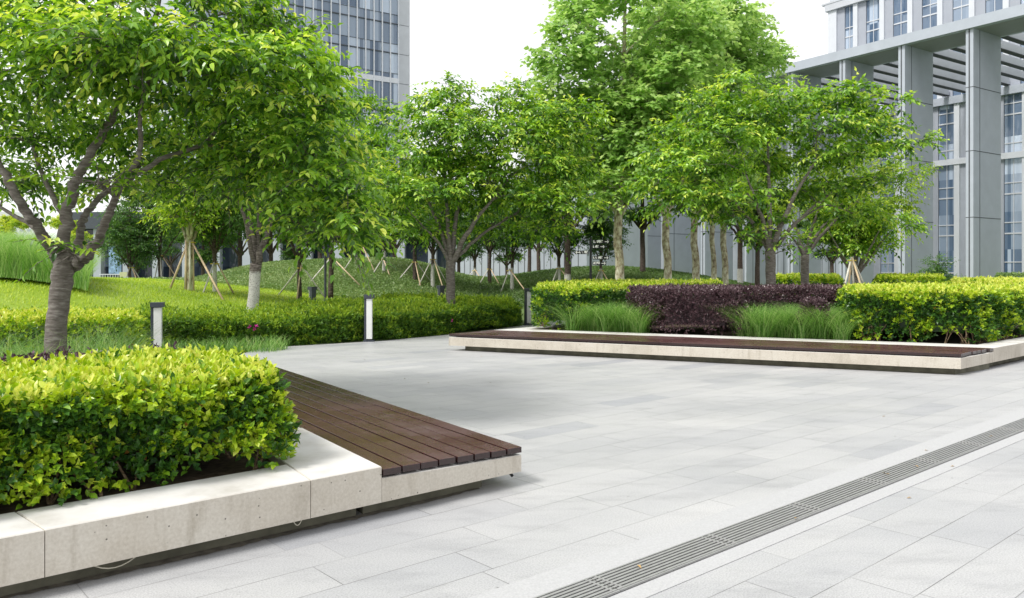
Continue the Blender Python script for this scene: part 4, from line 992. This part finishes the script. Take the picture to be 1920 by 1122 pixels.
# shrubs near the grey columns and far left bushes
pS = proto_tree('leafy_shrub', '', 76, M['dark_leaf'], M['dark_bark'], 2.6, .9, .03, .5, tw=40, npad=14, leaf=.13, tb_=.4)
pS['category'] = 'shrub'
for i, (px, Y, s, lab) in enumerate(((1765, 36, .8, 'leafy shrub at the foot of the grey column on the right'),)):
    o = put(pS, px, Y, s, lab, i, None, 0)
pF = proto_tree('far_tree', '', 77, M['lime_leaf'], M['dark_bark'], 7.5, 3.2, .15, 1.2, tw=60, npad=36, leaf=.3, tb_=.7)
for i, (px, Y, s, lab) in enumerate(((20, 60, .75, 'sunlit pale green tree beyond the tall grass at the left edge'), (120, 66, .8, 'sunlit pale green tree beyond the grass, right of the foreground trunk'), (-70, 55, .8, 'sunlit pale green tree just past the left edge of the tall grass'))):
    put(pF, px, Y, s, lab, i*2.1, 'pale trees beyond the tall grass', 0)

# ------------------------------------------------------------------ stake frames
def stakes(px, apy, Y, feet, label, mat='stake_white', rr=.028, extra=()):
    x, y = XY(px, Y); zb = float(hgt(x, y)); ap = S(px, apy, Y)
    t = thing('tree_stakes', label, 'tree stakes', (x, y, zb), 0, 'timber stake frames propping young trees')
    org = np.array([x, y, zb])
    for i, (fx, dy) in enumerate(feet):
        a = XY(fx, Y+dy); f = np.array([a[0], a[1], float(hgt(*a))-.05])
        off = nrm((f-ap)*np.array([1, 1, 0]))*.09
        top = ap+off*.9; d = nrm(top-f)
        m = MB(); m.tube([f-org, top+d*.12-org], [rr, rr*.8], 7); m.build('pole', M[mat if i % 2 == 0 else 'bamboo'], t, True)
    m = MB(); a = np.linspace(0, 2*np.pi, 9)
    m.tube(np.c_[.13*np.cos(a), .13*np.sin(a), np.full(9, ap[2]-zb)], .022, 5, cap=False); m.build('tie', M['strap'], t)
    return t
stakes(246, 502, 36, [(222, -.5), (268, -.6), (285, 1.0)], 'pale stake frame at the left end of the lawn crest, near the blue sign')
stakes(300, 480, 37, [(304, -1), (345, .5), (282, .8)], 'stake frame between the blue sign and the bamboo bound trunk')
stakes(358, 455, YG(355, 545), [(318, -.3), (421, -1.2), (352, 1.1)], 'large bamboo stake frame on the lawn crest under the lime leaved tree', 'bamboo', .035)
stakes(403, 495, YG(403, 548), [(380, -.8), (440, .3), (395, 1.4)], 'stake frame just right of the lime leaved tree')
stakes(565, 503, YG(562, 562), [(520, .4), (556, -.7), (618, .2)], 'stake frame low on the mound beside the thin lamp pole')
stakes(622, 485, YG(620, 530), [(577, -.8), (680, -.6), (650, 1)], 'stake frame with long crossing poles behind the thin lamp pole')
stakes(678, 462, YG(677, 505), [(643, -.5), (705, -.8), (665, 1.2)], 'stake frame on the mound crest above the paving edge bollard')
stakes(718, 487, YG(720, 512), [(697, -.7), (733, -.8), (745, 1)], 'small stake frame on the right shoulder of the mound')
stakes(778, 492, YG(778, 528), [(746, -.4), (790, -1.3), (812, .6)], 'stake frame on the left of the two beside the middle cherry')
stakes(812, 487, YG(812, 542), [(783, -.4), (836, -1.0), (845, .8)], 'stake frame partly behind the middle cherry trunk')
stakes(890, 508, 46, [(872, -.5), (905, -.6), (880, 1)], 'far small stake frame before the pale wall')
stakes(918, 505, YG(918, 533), [(897, -.5), (938, -.6), (925, 1)], 'stake frame right of the middle cherry, before the pale wall')
stakes(956, 508, YG(960, 546), [(938, -.4), (992, -1.4), (965, 1)], 'stake frame leaning towards the bollard left of the far planter')
stakes(1048, 504, YG(1048, 540), [(1030, -.4), (1084, -1.0), (1040, 1)], 'stake frame left of the signpost behind the yellow hedge')
stakes(1127, 508, YG(1127, 540), [(1108, -.3), (1152, -.8), (1120, 1)], 'stake frame right of the signpost behind the yellow hedge')
stakes(1597, 489, 25.5, [(1566, -.8), (1637, -1.2), (1605, .8), (1585, .9), (1650, .6)], 'many legged stake frame between two clipped hedge blocks at the right', rr=.035)
# bamboo splints bound round the lime tree trunk
x, y = XY(355, YG(355, 545)); t = thing('trunk_splints', 'upright bamboo splints bound round the trunk of the lime leaved tree', 'tree stakes', (x, y, float(hgt(x, y))))
for k in range(6):
    a = k*1.05; m = MB(); m.tube([(.13*math.cos(a), .13*math.sin(a), -.05), (.11*math.cos(a), .11*math.sin(a), 1.5)], .028, 6); m.build('splint', M['stake_white'] if k % 2 else M['bamboo'], t, True)

# ------------------------------------------------------------------ buildings
u = np.array([-.5547, .8321]); v = np.array([.8321, .5547])
def uv(P0, a, b): return P0+u*a+v*b
# right: colonnaded office
P0 = np.array([34.6, 60.0])
bd = thing('office_building', 'grey office building with a tall colonnade and slatted canopy on the right', 'building', (P0[0], P0[1], 0))
def L2(a, b): return uv(P0, a, b)-P0
BAY = 5.33; SOF = 19.8; BT = 20.6; CD = 4.2; CT = .55; BF = 22.0
for k in range(-2, 12):
    a0 = k*BAY
    m = MB(); m.prism([L2(a0, 0), L2(a0+CT, 0), L2(a0+CT, CD), L2(a0, CD)], 0, SOF); col = m.build('column', M['panel_grey'], bd)
    m = MB()
    for z in (5.6, 10.6, 15.4):      # horizontal panel joints
        m.prism([L2(a0-.012, -.012), L2(a0+CT+.012, -.012), L2(a0+CT+.012, CD), L2(a0-.012, CD)], z, z+.05)
    for b_ in (CD*.22,):
        m.prism([L2(a0-.014, b_), L2(a0, b_), L2(a0, b_+.05), L2(a0-.014, b_+.05)], 0, SOF)
    m.prism([L2(a0+CT*.45, -.014), L2(a0+CT*.62, -.014), L2(a0+CT*.62, 0), L2(a0+CT*.45, 0)], 0, SOF)
    m.build('panel_joint', M['seam'], col)
a0, a1 = -2*BAY-1, 11*BAY+CT
m = MB(); m.prism([L2(a0, -.25), L2(a1, -.25), L2(a1, CD+.1), L2(a0, CD+.1)], SOF+.003, BT); bm = m.build('canopy_beam', M['panel_grey'], bd)
m = MB()
for k in range(-2, 11):
    m.prism([L2(k*BAY+CT+.05, .35), L2((k+1)*BAY-.05, .35), L2((k+1)*BAY-.05, CD-.3), L2(k*BAY+CT+.05, CD-.3)], SOF-.02, SOF+.001)
m.build('soffit_panel', M['soffit'], bm)
for k in range(0, 30):
    aa = -12+k*1.95
    m = MB(); m.prism([L2(aa, CD+.12), L2(aa+.25, CD+.12), L2(aa+.25, BF), L2(aa, BF)], 19.84, 20.55); o = m.build('canopy_louvre', M['panel_light'], bd)
    m = MB(); m.prism([L2(aa-.12, CD+.12), L2(aa+.4, CD+.12), L2(aa+.4, BF), L2(aa-.12, BF)], 19.78, 19.838); m.build('flange', M['seam'], o)
# facade: piers, windows
SP = 3.25; AC = 27.6
def facade(z0, z1, amin, amax, cornice=True):
    m = MB(); m.prism([L2(amin, BF+1.0), L2(amax, BF+1.0), L2(amax, BF+16), L2(amin, BF+16)], z0, z1); m.build('wall', M['panel_grey'], bd)
    k = 0; a = amax
    while a > amin:
        w = 1.1 if k == 0 and cornice else .55
        m = MB(); m.prism([L2(a-w, BF), L2(a, BF), L2(a, BF+.998), L2(a-w, BF+.998)], z0, z1); m.build('pier', M['panel_white'], bd)
        wa, wb = a-w-.98, a-SP+.02
        m = MB(); m.prism([L2(a-w-.95, BF+.22), L2(a-w-.003, BF+.22), L2(a-w-.003, BF+.99), L2(a-w-.95, BF+.99)], z0+.01, z1-.01); m.build('reveal_panel', M['reveal'], bd)
        m = MB(); m.prism([L2(wb, BF+.35), L2(wa, BF+.35), L2(wa, BF+.9), L2(wb, BF+.9)], z0+.02, z1-.02); wn_ = m.build('window', M['glass_tower'], bd)
        m = MB()
        z = z0+1.3
        while z < z1-.3:
            m.prism([L2(wb, BF+.29), L2(wa, BF+.29), L2(wa, BF+.348), L2(wb, BF+.348)], z, z+.14); 
            m.prism([L2(wb, BF+.29), L2(wa, BF+.29), L2(wa, BF+.348), L2(wb, BF+.348)], z+1.1, z+1.2); z += 3.9
        mid = (wa+wb)/2
        m.prism([L2(mid-.03, BF+.28), L2(mid+.03, BF+.28), L2(mid+.04, BF+.348), L2(mid-.04, BF+.348)], z0+.03, z1-.03)
        m.build('frame', M['mullion'], wn_)
        a -= SP; k += 1
facade(19.7, 32.4, -12, AC)
facade(0.0, 18.9, -12, AC+34, False)
m = MB(); m.prism([L2(-12, BF-.25), L2(AC+.3, BF-.25), L2(AC+.3, BF+16), L2(-12, BF+16)], 32.403, 33.2); m.prism([L2(-12, BF-.3), L2(AC+.7, BF-.3), L2(AC+.7, BF+16), L2(-12, BF+16)], 33.203, 33.4); m.build('cornice', M['panel_light'], bd)
m = MB(); m.prism([L2(-12, BF+.2), L2(AC-.1, BF+.2), L2(AC-.1, BF+16), L2(-12, BF+16)], 33.403, 60); m.build('upper_wall', M['panel_light'], bd)
m = MB(); m.prism([L2(-12, BF-.1), L2(AC+34, BF-.1), L2(AC+34, BF-.003), L2(-12, BF-.003)], 12.6, 13.2); m.build('floor_band', M['panel_white'], bd)
m = MB(); m.prism([L2(-12, BF-.2), L2(AC+34, BF-.2), L2(AC+34, BF+1.5), L2(-12, BF+1.5)], 18.903, 19.69); m.build('header', M['panel_grey'], bd)
# infill walls at ground level behind the trees
m = MB(); m.prism([L2(7*BAY*0+14, CD+2), L2(11*BAY, CD+2), L2(11*BAY, CD+2.4), L2(14, CD+2.4)], 0, 15); w_ = m.build('panel_wall', M['panel_grey'], bd)
m = MB()
for k in range(60):
    aa = 14.3+k*.74; m.prism([L2(aa, CD+1.985), L2(aa+.06, CD+1.985), L2(aa+.06, CD+1.999), L2(aa, CD+1.999)], 0, 15)
m.build('panel_joint', M['seam'], w_)

# left tower
T0 = np.array([-12.8, 100.0])
tw = thing('glass_tower', 'glass curtain wall office tower with grey corner panels, rising behind the trees', 'building', (T0[0], T0[1], 0))
def TL(s, b): return -v*s+u*b           # s along the facade to the left, b depth
SW = 27.0; ZT = 62
m = MB(); m.prism([TL(1.46, .25), TL(SW, .25), TL(SW, 22), TL(1.46, 22)], 0, ZT); m.build('wall', M['panel_grey'], tw)
z = 24.8-3.64*6
while z < ZT-3:
    m = MB(); m.prism([TL(0, -.05), TL(1.44, -.05), TL(1.44, 22), TL(0, 22)], z+.03, z+3.61); m.build('corner_panel', M['panel_light'], tw)
    zz = z+.6 if abs(z-24.8) < .1 or abs(z-(24.8-14.56)) < .1 else z+.10
    m = MB(); m.prism([TL(1.47, .1), TL(SW-.1, .1), TL(SW-.1, .2), TL(1.47, .2)], zz, z+3.62); m.build('window_band', M['glass_tower'], tw)
    m = MB(); m.prism([TL(1.47, -.03), TL(SW, -.03), TL(SW, .24), TL(1.47, .24)], z-.02, zz-.003); m.build('spandrel', M['mullion'] if zz-z > .3 else M['dark_frame'], tw)
    m = MB(); m.prism([TL(1.47, .04), TL(SW, .04), TL(SW, .095), TL(1.47, .095)], z+1.15, z+1.2); m.build('transom', M['dark_frame'], tw)
    z += 3.64
m = MB()
for k in range(24):
    s = 1.5+k*1.09; m.prism([TL(s, -.16), TL(s+.10, -.16), TL(s+.10, .096), TL(s, .096)], 2, ZT)
m.build('mullion', M['mullion'], tw)
# podium of the tower: dark glass ground floor with pale columns
A = W(150, 78); B = W(1010, 74); dpo = nrm(B-A); npo = np.array([-dpo[1], dpo[0]]); Lp = np.linalg.norm(B-A)
pd = thing('glass_podium', 'low dark glass building with pale columns behind the mounds', 'building', (A[0], A[1], 0))
def PL(s, b): return dpo*s+npo*b
m = MB(); m.prism([PL(0, 0), PL(Lp*.82, 0), PL(Lp*.82, 12), PL(0, 12)], 0, 5.6); m.build('glass_wall', M['glass_dark'], pd)
m = MB(); m.prism([PL(-1, -1.6), PL(Lp*.82+1, -1.6), PL(Lp*.82+1, 12), PL(-1, 12)], 5.603, 7.2); m.build('roof', M['dark_frame'], pd)
for k in range(13):
    s = 2.2+k*2.95
    m = MB(); m.prism([PL(s, -1.3), PL(s+.75, -1.3), PL(s+.75, -.7), PL(s, -.7)], 0, 5.6); m.build('column', M['panel_grey'], pd)
m = MB(); m.prism([PL(0, -.3), PL(Lp*.82, -.3), PL(Lp*.82, -.003), PL(0, -.003)], 0, .9); m.build('sill_wall', M['dark_frame'], pd)
# pale panel wall between podium and office
A2 = W(855, 66); B2_ = W(1100, 58)
d2 = nrm(B2_-A2); n2 = np.array([-d2[1], d2[0]]); L_ = np.linalg.norm(B2_-A2)
pw = thing('panel_building', 'pale grey building with vertical metal panels behind the shaded mound', 'building', (A2[0], A2[1], 0))
m = MB(); m.prism([0*d2, d2*L_, d2*L_+n2*9, n2*9], 0, 8.4); m.build('wall', M['panel_grey'], pw)
m = MB()
for k in range(int(L_/.62)):
    q = d2*(.3+k*.62); m.prism([q-n2*.02, q+d2*.05-n2*.02, q+d2*.05-n2*.003, q-n2*.003], 0, 8.4)
m.build('panel_joint', M['seam'], pw)
# display screen and hut at far left
x, y = XY(216, 62)
t = thing('display_board', 'blue picture board under the trees at the left end of the lawn crest', 'sign', (x, y, 0))
m = MB(); m.box((0, 0, 2.6), (.95, .12, 2.6)); m.build('panel', M['bluesign'], t)
m = MB(); m.box((0, .08, .65), (1.1, .1, 1.3)); m.build('base', M['dark_frame'], t)
x, y = XY(207, 55)
t = thing('railing', 'low grey railing with a pale yellow box at its end, left of the leftmost stakes', 'railing', (x, y, .2))
m = MB(); m.box((0, 0, 1.15), (1.5, .06, .06))
for k in range(9): m.box((-.7+k*.175, 0, .75), (.03, .04, .8))
m.build('bars', M['mullion'], t)
m = MB(); m.box((.95, 0, 1.15), (.5, .3, .32)); m.build('box', simple('pale yellow box', (.5, .52, .3)), t)
# pale far high rise
x, y = XY(28, 420)
t = thing('high_rise', 'pale far off apartment high rise at the left edge', 'building', (x, y, 0), .3)
m = MB(); m.box((0, 0, 16), (20, 12, 32)); m.build('wall', M['pale_tower'], t)
m = MB()
for i in range(9):
    for j in range(6): m = MB(); m.box((-8+j*3.2, -6.02, 3.5+i*3.2), (1.7, .1, 1.3)); m.build('window', M['pale_glass'], t)

# small litter on the paving
r = np.random.default_rng(44)
for i in range(16):
    px = r.uniform(520, 1850); py = r.uniform(720, 1100) if px > 1000 else r.uniform(660, 720)
    q = G(px, py); 
    if i > 9: q = np.array([*(DB+D1*r.uniform(0, 8)+N1*r.uniform(0, dw)), .012])
    m = MB(); leaves(m, np.zeros((1, 3)), r.normal(size=(1, 3))*[1, 1, .05], np.array([[0, 0, 1.]]), .035, .02, np.array([.5]), 'fold')
    o = m.build('fallen_leaf', M['litter']); o.location = (q[0], q[1], q[2]+.008)
    tag(o, 'tiny dry fallen leaf lying on the grey paving' if i <= 9 else 'tiny dry fallen leaf caught on the drain grates', 'leaf', 'fallen leaves on the paving' if i <= 9 else 'fallen leaves on the drain')

# ------------------------------------------------------------------ light, sky, camera
w = bpy.data.worlds.new('World'); sc.world = w; w.use_nodes = True; nt = w.node_tree; nt.nodes.clear()
out = nt.nodes.new('ShaderNodeOutputWorld'); bgn = nt.nodes.new('ShaderNodeBackground'); sky = nt.nodes.new('ShaderNodeTexSky')
sky.sky_type = 'NISHITA'; sky.sun_disc = False
el, az = 52, math.atan2(-.75, -.55)
sky.sun_elevation = R(el); sky.sun_rotation = az; sky.air_density = 1.0; sky.dust_density = 3.0
cl_t = nt.nodes.new('ShaderNodeTexNoise'); cl_t.inputs['Scale'].default_value = 2.2; cl_t.inputs['Detail'].default_value = 6
tc = nt.nodes.new('ShaderNodeTexCoord'); nt.links.new(tc.outputs['Generated'], cl_t.inputs['Vector'])
cr = ramp(nt, cl_t.outputs['Fac'], [(.3, (9.6, 9.7, 9.9)), (.7, (11.0, 11.0, 11.0))])
mx = mixc(nt, .9, sky.outputs[0], cr)      # thin bright overcast over the blue
nt.links.new(mx, bgn.inputs['Color']); bgn.inputs['Strength'].default_value = .092
nt.links.new(bgn.outputs[0], out.inputs['Surface'])
sl = bpy.data.lights.new('sun', 'SUN'); sl.energy = 2.6; sl.angle = R(14); sl.color = (1, .97, .92)
so = bpy.data.objects.new('sun', sl); COL.objects.link(so)
dv = np.array([math.sin(az)*math.cos(R(el)), math.cos(az)*math.cos(R(el)), math.sin(R(el))])
from mathutils import Vector
so.rotation_euler = Vector(dv).to_track_quat('Z', 'Y').to_euler()
cam = bpy.data.cameras.new('camera'); co = bpy.data.objects.new('camera', cam); COL.objects.link(co)
cam.sensor_width = 36; cam.lens = F/1920*36; cam.shift_y = -(561-HZ)/1920; cam.clip_end = 3000
co.location = (0, 0, H); co.rotation_euler = (R(90), 0, 0); sc.camera = co
sc.view_settings.view_transform = 'Standard'; sc.view_settings.look = 'None'; sc.view_settings.exposure = .44; sc.view_settings.gamma = 1
